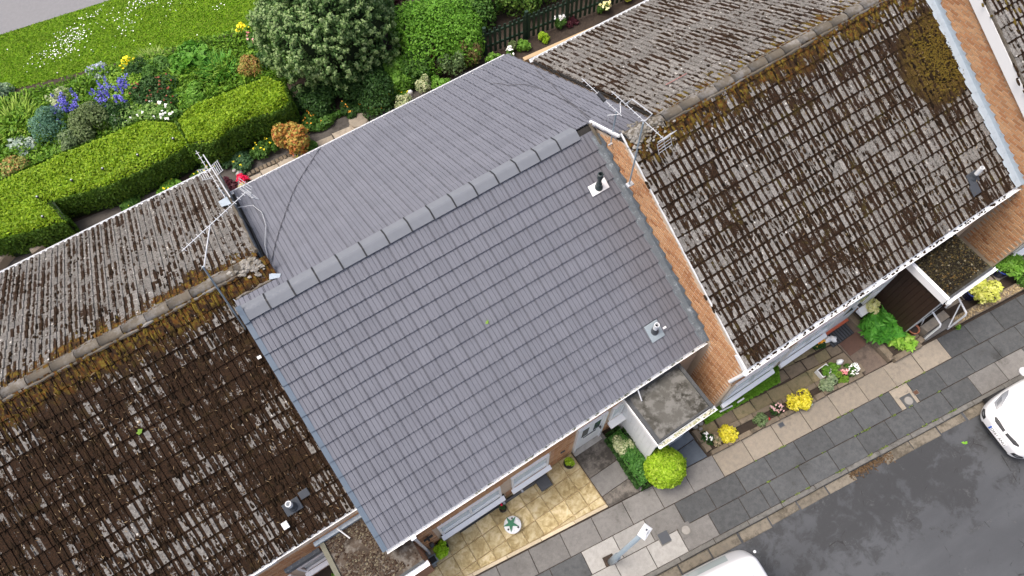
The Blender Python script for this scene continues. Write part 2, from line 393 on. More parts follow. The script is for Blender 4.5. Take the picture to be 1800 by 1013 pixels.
def m_road():
    m = Mat('asphalt'); P = m.pos()
    a = m.noise(.50, P, 6, .62, .5); b = m.noise(2.6, P, 7, .66, .4); c = m.noise(170, P, 3, .7); e = m.noise(30, P, 4)
    q = m.math('ADD', m.math('MULTIPLY', m.sep(P)[0], -SA), m.math('MULTIPLY', m.sep(P)[1], CA))     # distance across the street: damp by the gutter
    x = m.math('MULTIPLY_ADD', b, .55, m.math('MULTIPLY', a, .55))
    x = m.math('ADD', x, m.math('MULTIPLY', m.step(q, -11.2, -8.2), .24))
    col = m.mix(m.step(m.noise(.35, m.map(P, (1, 3, 1), (0, 0, -AL)), 4), .35, .65), (.060, .064, .069), (.076, .081, .087))
    col = m.mix(m.math('MULTIPLY', m.step(x, .70, .80), .68), col, (.030, .031, .032))
    col = m.mix(m.math('MULTIPLY', m.step(m.math('MULTIPLY_ADD', e, .25, b), .72, .84), .25), col, (.18, .185, .185))
    sp = m.step(m.voro(16, P), .05, .02)
    col = m.mix(m.math('MULTIPLY', sp, m.step(e, .55, .6)), col, (.35, .35, .33))
    crack = m.step(m.voro(1.1, m.map(P, (1, 1, 1)), 'Distance', 'DISTANCE_TO_EDGE'), .012, .004)
    col = m.mix(m.math('MULTIPLY', crack, m.step(b, .52, .62)), col, (.025, .025, .025))
    col = m.scale(col, m.math('MULTIPLY_ADD', c, .8, .6))
    return m.done(col, .75, c, .4, .006, .35)
M_ROAD = m_road()

gm = MB(); gm.add([S2W(s, q, -.20) for s, q in ((-400, -400), (400, -400), (400, 400), (-400, 400))], [(0, 1, 2, 3)])
gm.put('ground', m_concrete('field_soil', (.06, .075, .03), (.05, .06, .025), (.035, .04, .02), .3), kind='structure')
rm = MB(); rm.add([S2W(s, q, -.112) for s, q in ((-120, -40), (120, -40), (120, -7.45), (-120, -7.45))], [(0, 1, 2, 3)])
rm.put('road', M_ROAD, kind='structure')
bm_ = MB(); bm_.prism([(-60, -7.42), (60, -7.42), (60, 60), (-60, 60)], -.35, -.022, MS)
bm_.put('garden_ground', M_SOIL, kind='structure')

pav = put('pavement', MB().prism([(-40, -7.36), (40, -7.36), (40, -5.66), (-40, -5.66)], -.3, -.016, MS).me('pavement', M_SOIL), kind='structure')
SL, RW = .827, .545
def slab_mesh(l, w, mat, t=.05): return MB().slab((0, -w, -t), (l, 0, 0), .007).me('paving_slab', mat)
slabm = {}
def slab(s0, s1, q1, w, mat, parent, name='paving_slab', h=0.0):
    key = (round(s1 - s0, 3), round(w, 3), mat.name)
    if key not in slabm: slabm[key] = slab_mesh(s1 - s0 - .014, w - .014, mat)
    tilt = RX(random.gauss(0, .004)) @ RY(random.gauss(0, .004)) @ RZ(random.gauss(0, .003))
    return put(name, slabm[key], parent, MS @ T((s0 + .007, q1 - .007, h + random.uniform(-.003, .003))) @ tilt)
for k in range(-3, 22):
    s = 3.61 + SL * k
    m = M_MIDSLAB if s < 5.3 else M_PALESLAB if s < 6.0 else M_MIDSLAB if s < 7.3 else M_BEIGESLAB if s < 13.6 else M_DARKSLAB
    slab(s, s + SL, -5.70, .585, m, pav)
for k in range(-4, 22):
    s = 3.87 + SL * k
    m = {0: M_PALESLAB, 1: M_PALESLAB, 2: M_MIDSLAB, 10: M_BEIGESLAB}.get(k, M_DARKSLAB)
    if k == 3: m = M_DARKSLAB
    if k == 10:
        slab(s, s + .30, -6.285, RW, M_DARKSLAB, pav); slab(s + .30, s + SL, -6.285, RW, M_BEIGESLAB, pav); continue
    slab(s, s + SL, -6.285, RW, m, pav)
for k in range(-5, 21):
    s = 4.45 + SL * k
    m = {-1: M_PALESLAB, 0: M_PALESLAB, 1: M_PALESLAB, 2: M_MIDSLAB, 12: M_MIDSLAB, 13: M_MIDSLAB}.get(k, M_DARKSLAB)
    if k == 4:
        slab(s, s + .55, -6.83, .53, m, pav); slab(s + .55, s + SL, -6.83, .53, m, pav); continue
    slab(s, s + SL, -6.83, .53, m, pav)
kerb = put('kerb', MB().prism([(-40, -7.47), (40, -7.47), (40, -7.362), (-40, -7.362)], -.3, -.03, MS).me('kerb', M_SOIL), kind='structure')
for k in range(-3, 21):
    s = .35 + .915 * k
    put('kerb_stone', MB().slab((0, -.112, -.25), (.903, 0, 0), .014).me('kerb_stone', M_KERB) if k == -3 else KM, kerb, MS @ T((s, -7.362 + random.uniform(-.006, .006), random.uniform(-.005, .004))))
    if k == -3: KM = bpy.data.meshes['kerb_stone']
gut = put('gutter_channel', MB().prism([(-40, -7.73), (40, -7.73), (40, -7.476), (-40, -7.476)], -.3, -.118, MS).me('gutter_channel', M_SOIL), kind='structure')
for k in range(-3, 25):
    s = .15 + .80 * k
    if k in (13,): continue
    w = .245 + random.uniform(-.035, .02)
    put('channel_stone', MB().slab((0, -w, -.2), (.77 + random.uniform(-.03, .02), 0, 0), .02).me('channel_stone', M_GUTTER), gut, MS @ T((s, -7.482, -.092 + random.uniform(-.01, .006))) @ RZ(random.gauss(0, .012)))
# debris caught where a channel stone has broken away, and weeds in the joints
P = np.array([S2W(10.4 + RNG.random() * 1.2, -7.5 - abs(RNG.normal()) * .09, -.10) for _ in range(420)])
put('leaf_litter', leaf_mesh('leaf_litter', P, np.tile([0, 0, 1.], (len(P), 1)), .035, m_leaf('dead_leaf', (.05, .032, .018), (.09, .058, .03), (.03, .02, .012), .9, 0), 1.6, .5), kind='stuff')
pts = []
for _ in range(60):
    s, q = RNG.choice([8.6, 9.4, 10.22, 11.05, 11.4, 12.2, 12.68, 13.5, 9.0, 13.0]) + RNG.normal() * .06, RNG.choice([-6.83, -7.36, -6.285])
    for _ in range(9): pts.append(S2W(s + RNG.normal() * .03, q + RNG.normal() * .008, .01 + .02 * RNG.random()))
put('joint_weeds', leaf_mesh('joint_weeds', np.array(pts), np.tile([0, 0, 1.], (len(pts), 1)), .022, m_leaf('weed_leaf', (.07, .12, .02), (.11, .17, .03), (.16, .17, .05)), 1.8, .8), kind='stuff')
for cx, cy, dx in ((12.11, -9.71, .09),):
    o = put('fallen_leaf', leaf_mesh('fallen_leaf', np.array([[cx, cy, G(cx, cy) - .09], [cx + .05, cy - .03, G(cx, cy) - .085]]), np.array([[0, 0, 1.], [0, 0, 1.]]), .065, m_leaf('fresh_leaf', (.12, .30, .03), (.14, .32, .03), (.16, .3, .04)), 1.4, .2))
    tag(o, 'bright green fallen leaf lying on the asphalt near the parked car', 'leaf')

# covers set in the pavement
def cover_round(x, y, r, frame, label):
    t = thing('manhole_cover', label, 'cover', (x, y, G(x, y)))
    fb = MB().slab((-r * 1.35, -r * 1.35, -.03), (r * 1.35, r * 1.35, .008), .004); fb.put('cover_frame', M_MIDSLAB if frame else M_DARKSLAB, t, mw=T((x, y, G(x, y))) @ RZ(AL))
    MB().lathe([(r * 1.02, 0), (r * 1.02, .010), (r * .90, .010), (r * .90, .006), (r * .2, .006)], 24).put('cover_ring', M_KERB, t, mw=T((x, y, G(x, y) + .002)))
    MB().lathe([(r * .86, 0), (r * .86, .013), (r * .4, .013)], 24).put('cover_lid', m_concrete('cover_concrete', (.22, .21, .19), (.27, .26, .24), (.15, .14, .13), .2), t, mw=T((x, y, G(x, y) + .002)))
    return t
cover_round(5.34, -7.66, .115, True, 'small round inspection cover in a square frame near the dark square cover')
cover_round(11.75, -8.25, .115, False, 'round inspection cover set in the beige slab opposite the yellow shrub')
cx, cy = 4.83, -7.52
t = thing('square_cover', 'dark square metal cover let into a pale slab by the lamp post', 'cover', (cx, cy, G(cx, cy)))
MB().slab((-.15, -.15, -.03), (.15, .15, .006), .004).put('cover_frame', M_KERB, t, mw=T((cx, cy, G(cx, cy))) @ RZ(AL))
MB().slab((-.125, -.125, -.02), (.125, .125, .010), .004).put('cover_lid', M_DARKGREY, t, mw=T((cx, cy, G(cx, cy))) @ RZ(AL))
for cx, cy, lb in ((8.81, -7.0, 'small dark stop tap cover beside the stone flower bed'), (12.05, -8.2, 'rusty brown stop tap cover beside the round cover in the pavement')):
    t = thing('stop_tap_cover', lb, 'cover', (cx, cy, G(cx, cy)))
    MB().slab((-.075, -.06, -.02), (.075, .06, .008), .003).put('cover_frame', M_KERB, t, mw=T((cx, cy, G(cx, cy))) @ RZ(AL))
    MB().slab((-.06, -.045, -.02), (.06, .045, .011), .003).put('cover_lid', M_DARKGREY if cx < 9 else m_plain('rusty_iron', (.10, .05, .03), .8), t, mw=T((cx, cy, G(cx, cy))) @ RZ(AL))

# ------------------------------------------------------------------ patio, path and stone beds in front
def yfront(x, q=-5.66): return (q + x * SA) / CA
def m_patio():
    m = Mat('buff_riven_stone'); P = m.pos(); a = m.noise(2.6, P, 6, .6, 1.2); b = m.noise(8, P, 6, .65, .8); r = m.vrnd()
    col = m.ramp(m.math('MULTIPLY_ADD', b, .5, m.math('MULTIPLY', a, .5)), [(.36, (.25, .185, .085)), (.46, (.40, .315, .155)), (.54, (.53, .44, .255)), (.64, (.62, .54, .36))])
    col = m.scale(col, m.math('MULTIPLY_ADD', r, .35, .80))
    return m.done(col, .8, m.math('ADD', a, b), .5, .02, .2)
M_PATIO = m_patio()
patio = put('patio', gprism([(-.25, -4.70), (4.15, -4.70), (4.15, yfront(4.15)), (-.25, yfront(-.25))], -.2, .012, cham=0).me('patio', m_concrete('buff_joint', (.42, .32, .18), (.36, .27, .15), (.25, .18, .09), .3)), kind='structure')
xs = [-.22 + .4105 * k for k in range(11)] + [4.13]
xs = [-.22, .08] + [.49 + .4105 * k for k in range(9)] + [4.14]
ys = [-4.72, -5.145, -5.555, -5.965, -6.4]
for i in range(len(xs) - 1):
    for j in range(len(ys) - 1):
        a = .007
        p = [(xs[i] + a, ys[j+1] + a), (xs[i+1] - a, ys[j+1] + a), (xs[i+1] - a, ys[j] - a), (xs[i] + a, ys[j] - a)]
        p = clip(p, SA, -CA, 5.585)       # q >= -5.585
        if len(p) < 3: continue
        w = max(c[1] for c in p) - min(c[1] for c in p)
        if w < .05: continue
        put('paving_stone', gprism(p, 0, .034 + random.uniform(-.003, .004)).me('paving_stone', M_PATIO if (i, j) != (0, 0) else M_PALESLAB), patio)
for k in range(5):
    a, b = -.2 + .872 * k, -.2 + .872 * (k + 1) - .01
    put('edging_stone', gprism([(a, yfront(a, -5.672)), (b, yfront(b, -5.672)), (b, yfront(b, -5.596)), (a, yfront(a, -5.596))], -.1, .045).me('edging_stone', m_concrete('cream_edging', (.56, .48, .34), (.50, .42, .29), (.36, .29, .19), .2) if k == 0 else EDG), patio)
    EDG = bpy.data.materials['cream_edging']
path = put('side_path', gprism([(4.16, -4.70), (5.0, -4.70), (5.0, yfront(5.0, -5.69)), (4.16, yfront(4.16, -5.69))], -.2, .006, cham=0).me('side_path', M_SOIL), kind='structure')
for a, b in ((-4.72, -5.47), (-5.48, -5.98), (-5.99, -6.40)):
    p = clip([(4.17, b), (4.985, b), (4.985, a), (4.17, a)], SA, -CA, 5.69)
    put('paving_slab', gprism(p, 0, .026).me('paving_slab', M_STAINSLAB if a != -5.48 else M_MIDSLAB), path)
slate = put('slate_path', gprism([(5.7, -5.90), (6.84, -5.90), (6.84, yfront(6.84, -5.69)), (5.7, yfront(5.7, -5.69))], -.2, .004, cham=0).me('slate_path', M_SOIL), kind='structure')
M_SLATE = m_concrete('blue_slate_paving', (.080, .100, .126), (.102, .126, .152), (.06, .075, .092), .3, .15, .55)
put('paving_slab', gprism([(5.72, -6.10), (6.83, -6.10), (6.83, -5.7), (5.72, -5.7)], 0, .06, cham=.01).me('paving_slab', M_SLATE), slate)
put('paving_slab', gprism(clip([(5.72, -6.8), (6.83, -6.8), (6.83, -6.115), (5.72, -6.115)], SA, -CA, 5.69), 0, .022).me('paving_slab', M_SLATE), slate)
gs_ = put('front_path', gprism([(11.36, -5.80), (12.02, -5.80), (12.02, yfront(12.02, -5.69)), (11.36, yfront(11.36, -5.69))], -.2, .02).me('front_path', m_concrete('brown_path_concrete', (.15, .115, .09), (.115, .09, .072), (.07, .055, .045), .4, .7)), kind='structure')

def stone_row(parent, p0, p1, width, h0, h1, L, mat, name='wall_stone', jit=.02, gap=.012):
    p0, p1 = Vector(p0), Vector(p1); d = (p1 - p0); n = max(1, round(d.length / L)); d.normalize(); nn = Vector((-d.y, d.x)); t = 0; tot = (p1 - p0).length
    cuts = [0] + sorted(tot * (k + random.uniform(-.28, .28)) / n for k in range(1, n)) + [tot]
    for a, b in zip(cuts[:-1], cuts[1:]):
        if b - a < gap * 2: continue
        w = width * .5 + random.uniform(-jit, jit) * .5; off = random.uniform(-jit, jit) * .4
        q = [p0 + d * (a + gap * .5) + nn * (off - w), p0 + d * (b - gap * .5) + nn * (off - w + random.uniform(-jit, jit) * .3), p0 + d * (b - gap * .5) + nn * (off + w), p0 + d * (a + gap * .5) + nn * (off + w + random.uniform(-jit, jit) * .3)]
        put(name, gprism([tuple(x) for x in q], h0, h1 + random.uniform(-jit, jit) * .6, cham=.015).me(name, mat), parent)
M_BEDSTONE = m_concrete('brown_bed_stone', (.20, .16, .115), (.145, .12, .085), (.07, .06, .045), .4, .6)
M_CRAZY = m_concrete('mossy_flagstone', (.235, .19, .115), (.165, .15, .085), (.09, .09, .04), .45, .6)
bed = thing('stone_flower_bed', 'long low stone edged flower bed running along the pavement', 'flower bed', (9.0, -6.7, G(9, -6.7)))
put('bed_soil', gprism([(6.95, -5.95), (7.22, -6.25), (11.32, -6.86), (11.25, -7.10), (6.98, -6.58)], -.1, .05, cham=0).me('bed_soil', M_SOIL), bed)
stone_row(bed, (6.93, -6.60), (11.28, -7.135), .115, -.1, .12, .36, M_BEDSTONE)
stone_row(bed, (7.22, -6.30), (11.34, -6.865), .12, -.1, .11, .42, M_BEDSTONE)
stone_row(bed, (6.935, -5.93), (6.93, -6.54), .14, -.1, .14, .30, M_BEDSTONE)
stone_row(bed, (11.36, -6.88), (11.33, -7.12), .12, -.1, .12, .25, M_BEDSTONE)
# crazy paving
crazy = put('crazy_paving', gprism([(7.0, -5.78), (11.36, -5.78), (11.36, -6.85), (7.0, -6.25)], -.2, .0, cham=0).me('crazy_paving', M_SOIL), kind='structure')
for q0, q1, lo, hi in ((-5.335, -4.965, .45, .66), (-4.95, -4.66, .28, .55), (-4.645, -4.44, .18, .40), (-4.43, -4.2, .3, .5)):
    sx = 7.6 + random.uniform(0, .2)
    while sx < 12.3:
        w = random.uniform(lo, hi); j = lambda: random.uniform(-.022, .022)
        p = [S2W(sx + .008 + j(), q0 + .008 + j()), S2W(sx + w - .008 + j(), q0 + .008 + j()), S2W(sx + w - .008 + j(), q1 - .008 + j()), S2W(sx + .008 + j(), q1 - .008 + j())]
        p = [(a.x, a.y) for a in p]; sx += w
        p = clip(clip(clip(p, 0, 1, -5.80), 1, 0, 11.34), -1, 0, -7.02)
        if len(p) < 3: continue
        cx = sum(a[0] for a in p) / len(p); cy = sum(a[1] for a in p) / len(p)
        if cx < 9.55 and cy > -6.12 - .03 * (9.5 - cx) * 0: continue           # the lawn strip is there
        put('flagstone', gprism(p, -.05, .018 + random.uniform(0, .014), cham=.014).me('flagstone', M_CRAZY if random.random() < .8 else M_BEDSTONE), crazy)

# planter and steps in front of the brown porch
plan = thing('stone_planter', 'stone edged planting bed beside the brown boarded porch', 'flower bed', (12.5, -6.5, G(12.5, -6.5)))
put('bed_soil', gprism([(12.12, -5.80), (12.60, -5.80), (12.98, -7.25), (12.12, -7.22)], -.1, .10, cham=0).me('bed_soil', M_SOIL), plan)
stone_row(plan, (12.09, -5.78), (12.09, -7.27), .13, -.1, .17, .7, M_BEDSTONE)
stone_row(plan, (12.22, -5.78), (12.20, -7.2), .08, -.1, .12, .9, M_BEDSTONE)
stone_row(plan, (12.16, -7.28), (13.0, -7.36), .13, -.1, .15, .45, M_BEDSTONE)
stone_row(plan, (13.03, -6.95), (13.08, -7.36), .16, -.1, .15, .25, M_BEDSTONE)
steps = thing('porch_steps', 'two worn concrete steps between white handrails', 'steps', (13.55, -7.2, G(13.55, -7.2)))
put('upper_step', gprism([(13.22, -7.02), (14.02, -7.02), (14.02, -7.24), (13.26, -7.24)], -.1, .30, cham=.02).me('upper_step', M_BEIGESLAB), steps)
put('lower_step', gprism([(13.2, -7.25), (14.08, -7.25), (14.1, -7.44), (13.2, -7.38)], -.1, .15, cham=.02).me('lower_step', M_MIDSLAB), steps)
def rail(label, pts, extra):
    t = thing('handrail', label, 'handrail', (pts[-1][0], pts[-1][1], G(pts[-1][0], pts[-1][1])))
    MB().tube([(x, y, G(x, y) + h) for x, y, h in pts], .024, 8).put('rail_tube', M_WHITE, t)
    for q in extra: MB().tube([(x, y, G(x, y) + h) for x, y, h in q], .016, 8).put('rail_brace', M_WHITE, t)
rail('white tubular handrail on the planter side of the steps', [(13.42, -6.78, .30), (13.37, -6.76, .88), (13.21, -7.27, .92), (13.20, -7.30, .85), (13.20, -7.32, 0)], [[(13.37, -6.80, .86), (13.40, -7.0, .1)]])
rail('white tubular handrail on the pebble wall side of the steps', [(14.10, -7.0, .30), (14.12, -6.98, .88), (13.93, -7.40, .92), (13.92, -7.43, .84), (13.92, -7.44, 0)], [[(14.05, -7.15, .85), (13.80, -7.42, .25)]])
# pebble faced wall beyond the steps
wal = thing('pebble_wall', 'low wall topped with tan pebbles beside the pavement', 'wall', (15.5, -7.5, G(15.5, -7.5)))
put('wall_body', gprism([(14.05, -7.28), (14.05, -7.50), (17.6, -7.90), (17.6, -7.66)], -.2, .16, cham=.02).me('wall_body', M_BEDSTONE), wal)
pb = MB()
for k in range(420):
    x = random.uniform(14.1, 17.5); y = -7.28 - .113 * (x - 14.05) - random.uniform(.03, .20)
    r = random.uniform(.012, .028); pb.blob((x, y, G(x, y) + .165), (r * 1.3, r, r * .8), 5, 3, .3, k)
pb.put('pebbles', m_brick('tan_pebble', [(0, (.30, .22, .12)), (.5, (.44, .35, .20)), (1, (.20, .14, .08))]), wal, kind='stuff')
fl = put('far_front_garden', gprism([(14.15, -6.0), (18.5, -6.4), (18.5, -7.75), (14.15, -7.26)], -.2, .01, cham=0).me('far_front_garden', M_SOIL), kind='structure')
for k in range(7):
    x = 14.3 + .55 * k; y = -6.85 - .1 * k * .55
    put('flagstone', gprism([(x, y - .2), (x + .5, y - .25), (x + .52, y + .2), (x + .03, y + .22)], -.02, .03).me('flagstone', M_BEIGESLAB), fl)

# ------------------------------------------------------------------ houses
def in_view(p, mx=1.08, my=1.10):
    d = Vector(p) - CAM; z = d.dot(_F)
    if z <= 0: return False
    x = d.dot(_R) / z * 1272.42 / 900; y = d.dot(_U) / z * 1272.42 / 506.5
    return abs(x) < mx and abs(y) < my
def tile_me(name, prof, thick, mat, rise, var=0, L=.42):
    rs = random.Random(var); pv_ = []; n = len(prof)
    for y, zt in ((0, rise), (L * .82, rise - (rise - .004) * min(1, L / .42)), (L, rise - (rise + .006) * min(1, L / .42))):
        for x, h in prof: pv_.append((x, y + (rs.uniform(-.004, .004) if y == 0 and var else 0), zt + h))
    v = pv_ + [(TW, 0, rise - thick), (0, 0, rise - thick)]; f = []
    for r in range(2):
        for i in range(n - 1): f.append((r*n+i, r*n+i+1, (r+1)*n+i+1, (r+1)*n+i))
    f.append(tuple(range(n))[::-1] + (3*n + 1, 3*n))
    me_ = mesh(name, v, f, mat); TILE_SRC[me_.name] = (name, prof, thick, mat, rise, var); return me_
TILE_SRC, SHORT = {}, {}
def short_tile(me_, L):
    """the cut tiles of the top course"""
    k = (me_.name, round(L, 2))
    if k not in SHORT: SHORT[k] = tile_me(*TILE_SRC[me_.name], L=L)
    return SHORT[k]
PN = [(0, -.019), (.011, -.019), (.0125, 0), (.022, 0), (.0235, -.019), (.0345, -.019), (.036, 0), (.122, 0), (.1235, -.014), (.1325, -.014), (.134, 0), (.219, 0), (.2205, -.014), (.2295, -.014), (.231, 0), (TW, 0)]
PO = [(0, 0), (.103, 0), (.111, -.024), (.159, -.024), (.166, -.002), (.224, -.002), (.232, -.024), (.292, -.024), (TW, 0)]

def house(O, label, cat_group=None):
    O = Vector(O); base = (O.x + 3.5, O.y, G(O.x + 3.5, O.y))
    h = thing('terraced_house', label, 'house', base, 'bungalows stepped along the terrace')
    h_O[h.name] = O
    return h
h_O = {}
def slope(O, side):
    m = T(O + Vector((0, 0, ZR)))
    return m @ RX(PITCH) if side == 'front' else m @ RZ(math.pi) @ RX(PITCH)
def lay_tiles(roof, O, jobs, nobj, meshes, jit):
    """jobs: (side, list of (u, v)) ; u along the slope frame x, v = distance of the tile's tail below the ridge"""
    cand = []
    for side, uv, mats in jobs:
        F = slope(O, side)
        for u, v in uv:
            m = F @ T((u, -v, 0)); c = m @ Vector((TW / 2, .17, 0))
            if 0 < v < .42 and not (side == 'rear' and u < -7.55 and O.x == 0): mats_ = [short_tile(q, max(.06, v - .03)) for q in mats]
            else: mats_ = mats
            cand.append((0 if in_view(c, 1.0, 1.0) else 1, (c - CAM).length, side, u, v, m, mats_))
    cand.sort(key=lambda c: (c[0], c[1]))
    for k, (o, d, side, u, v, m, me_) in enumerate(cand[:nobj]):
        j = T((random.gauss(0, .0015 * jit), random.gauss(0, .002 * jit), random.gauss(0, .001 * jit))) @ RZ(random.gauss(0, .003 * jit)) @ RX(random.gauss(0, .004 * jit))
        put('tile', random.choice(me_), roof, m @ j)
    rest = {}
    for c in cand[nobj:]:
        if c[0] == 0 or in_view(c[5].translation, 1.7, 1.7): rest.setdefault(c[2], []).append(c)
    for side, L in rest.items():
        v0 = L[0][4] % EXPO; F = slope(O, side) @ T((0, -v0, 0)); V = []; Fc = []; b = 0
        for c in L:
            me_ = random.choice(c[6]); j = RZ(random.gauss(0, .003 * jit)) @ RX(random.gauss(0, .004 * jit))
            V += [(j @ vv.co) + Vector((c[3], -c[4] + v0, random.gauss(0, .001 * jit))) for vv in me_.vertices]
            Fc += [tuple(i + b for i in p.vertices) for p in me_.polygons]; b += len(me_.vertices)
        put('tile', mesh('tile', V, Fc, L[0][6][0].materials[0]), roof, F, 'stuff')
def gable_body(h, x0, x1, O, yf, yr, mat, drop=.17, zb=-.8, name='wall'):
    """house body under both slopes, extruded along x"""
    zr = ZR + O.z - drop
    pf = [(yf, zb), (yf, zr - (O.y - yf) * TP), (O.y, zr), (yr, zr - (yr - O.y) * TP), (yr, zb)]
    if yf > O.y: pf = [(yf, zb), (yf, zr - (yf - O.y) * TP), (yr, zr - (yr - O.y) * TP), (yr, zb)]
    n = len(pf); v = [(x0, y, z) for y, z in pf] + [(x1, y, z) for y, z in pf]
    f = [tuple(range(n)), tuple(range(n, 2*n))[::-1]] + [(i, i + n, (i+1) % n + n, (i+1) % n) for i in range(n)]
    return put(name, mesh(name, v, f, mat), h)
def deck(roof, O, side, u0, u1, v0, v1, m=None):
    F = slope(O, side)
    return put('roof_deck', MB().box((u0, -v1, -.075), (u1, -v0, -.034)).me('roof_deck', m or M_UNDER), roof, F)
def gutter(h, O, x0, x1, y, z, mat, name='gutter', r=.056):
    n = 8; v = []; f = []
    for x in (x0, x1):
        for rr in (r, r - .012):
            for k in range(n + 1):
                t = math.pi * k / n; v.append((x, y - rr * math.cos(t), z - rr * math.sin(t)))
    N = n + 1
    for k in range(n):
        f += [(k, k+1, 2*N + k+1, 2*N + k), (N + k, 3*N + k, 3*N + k+1, N + k+1), (k, N+k, N+k+1, k+1), (2*N+k, 2*N+k+1, 3*N+k+1, 3*N+k)]
    f += [(0, 2*N, 3*N, N), (n, N + n, 3*N + n, 2*N + n)]
    g = put(name, mesh(name, v, f, mat), h)
    for x in np.arange(x0 + .35, x1, 1.9):
        MB().box((x - .025, y - r - .006, z - .02), (x + .025, y - r + .014, z + .012)).put('gutter_bracket', mat, g if h.parent is None else h)
    return g
def debris(g, x0, x1, y, z, n, cols, seed):
    mb = MB(); rs = random.Random(seed)
    for k in range(n):
        x = rs.uniform(x0, x1); r = rs.uniform(.008, .03)
        mb.blob((x, y + rs.uniform(-.035, .035), z - .015), (r * 1.4, r, r * .6), 5, 3, .4, k)
    mb.put('gutter_moss', cols, g, kind='stuff')
BR = {}
def bricks(parent, org, ax, L, H, mask, mat, nobj, out=.010, bl=.202, bh=.059, pl=.225, ph=.075):
    """stretcher bond bricks standing 10 mm proud of the wall face; ax = along the wall, outward = ax x up"""
    ax = Vector(ax).normalized(); up = Vector((0, 0, 1)); nr = ax.cross(up)
    R = Matrix((ax, -nr, up)).transposed().to_4x4(); R.translation = Vector(org)
    key = mat.name
    if key not in BR: BR[key] = MB().box((0, -out, 0), (bl, .03, bh)).me('brick', mat)
    cand = []
    for j in range(int(H / ph)):
        for i in range(-1, int(L / pl) + 1):
            u = i * pl + (.5 * pl if j % 2 else 0)
            if u < 0 or u + bl > L: continue
            if not mask(u, j * ph) or not mask(u + bl, j * ph) or not mask(u + bl / 2, j * ph + bh): continue
            c = R @ Vector((u + .1, 0, j * ph)); cand.append((0 if in_view(c) else 1, (c - CAM).length, u, j * ph))
    cand.sort()
    for o, d, u, z in cand[:nobj]: put('brick', BR[key], parent, R @ T((u, random.uniform(-.002, .002), z)))
    rest = [c for c in cand[nobj:]]
    if rest:
        mb = MB()
        for o, d, u, z in rest:
            q = random.uniform(-.002, .002); mb.box((u, -out + q, z), (u + bl, .03, z + bh))
        put('brick', mb.me('brick', mat), parent, R, 'stuff')
def window(h, x0, x1, z0, z1, y, panel=0.0, lights=1, sill=.12, pane=None, name='window', depth=.05):
    """white framed window facing -y, optional white panel under the glass"""
    b = .055; f = MB(); zg = z0 + panel
    f.box((x0, y - depth, z0), (x0 + b, y + .03, z1)); f.box((x1 - b, y - depth, z0), (x1, y + .03, z1))
    f.box((x0 + b, y - depth, z1 - b), (x1 - b, y + .03, z1)); f.box((x0 + b, y - depth, zg), (x1 - b, y + .03, zg + b))
    fr = f.put(name, M_WHITE, h)
    if panel: MB().box((x0 + b, y - depth + .012, z0), (x1 - b, y + .02, zg)).put('panel', M_WHITE, fr)
    w = (x1 - x0 - b) / lights
    for k in range(lights):
        a = x0 + b + k * w
        if k: MB().box((a - b, y - depth + .003, zg + b), (a, y + .02, z1 - b)).put('mullion', M_WHITE, fr)
        MB().box((a + .002, y - .012, zg + b), (a + w - b - .002, y - .004, z1 - b)).put('pane', pane or M_GLASSP, fr)
    if sill:                                                   # deep sloping sill
        a, b = x0 - .04, x1 + .04; ya, yb = y - depth - .002, y - depth - sill; zt = z0 - .004
        v = [(x, yy, zz) for x in (a, b) for yy, zz in ((ya, zt - .13), (yb, zt - .12), (yb, zt - .06), (ya, zt))]
        put('sill', mesh('sill', v, [(0, 1, 2, 3), (7, 6, 5, 4), (0, 4, 5, 1), (1, 5, 6, 2), (2, 6, 7, 3), (3, 7, 4, 0)], M_WHITE), fr)
    return fr
def ridge_new(roof, O, x0, x1, joints):
    prof = [(-.190, -.100), (-.04, -.018), (0, -.004), (.04, -.018), (.190, -.100)]
    w = joints[1] - joints[0]
    v = [(x, y, z + .058) for x in (0, w - .012) for y, z in prof] + [(x, y * .97, z + .030) for x in (0, w - .012) for y, z in prof]
    f = []
    for k in range(4): f += [(k, k+1, 5+k+1, 5+k), (10+k, 15+k, 15+k+1, 10+k+1), (k, 10+k, 10+k+1, k+1), (5+k, 5+k+1, 15+k+1, 15+k)]
    f += [(0, 5, 15, 10), (4, 14, 19, 9)]
    me_ = mesh('ridge_tile', v, f, M_RIDGE)
    for j in joints: put('ridge_tile', me_, roof, T(O + Vector((j + .006, random.uniform(-.004, .004), ZR + random.uniform(-.003, .003)))) @ RZ(random.gauss(0, .003)))
    pu = [(y * 1.03, z + .063) for y, z in prof]
    vv = [(x, y, z) for x in (-.017, .017) for y, z in pu]
    um = mesh('ridge_union', vv, [(k, k+1, 5+k+1, 5+k) for k in range(4)], M_BLACK)
    for j in joints[1:]: put('ridge_union', um, roof, T(O + Vector((j, 0, ZR))))
M_OLDRIDGE = m_concrete('lichened_ridge', (.19, .18, .165), (.27, .26, .24), (.065, .048, .024), .9, .9)
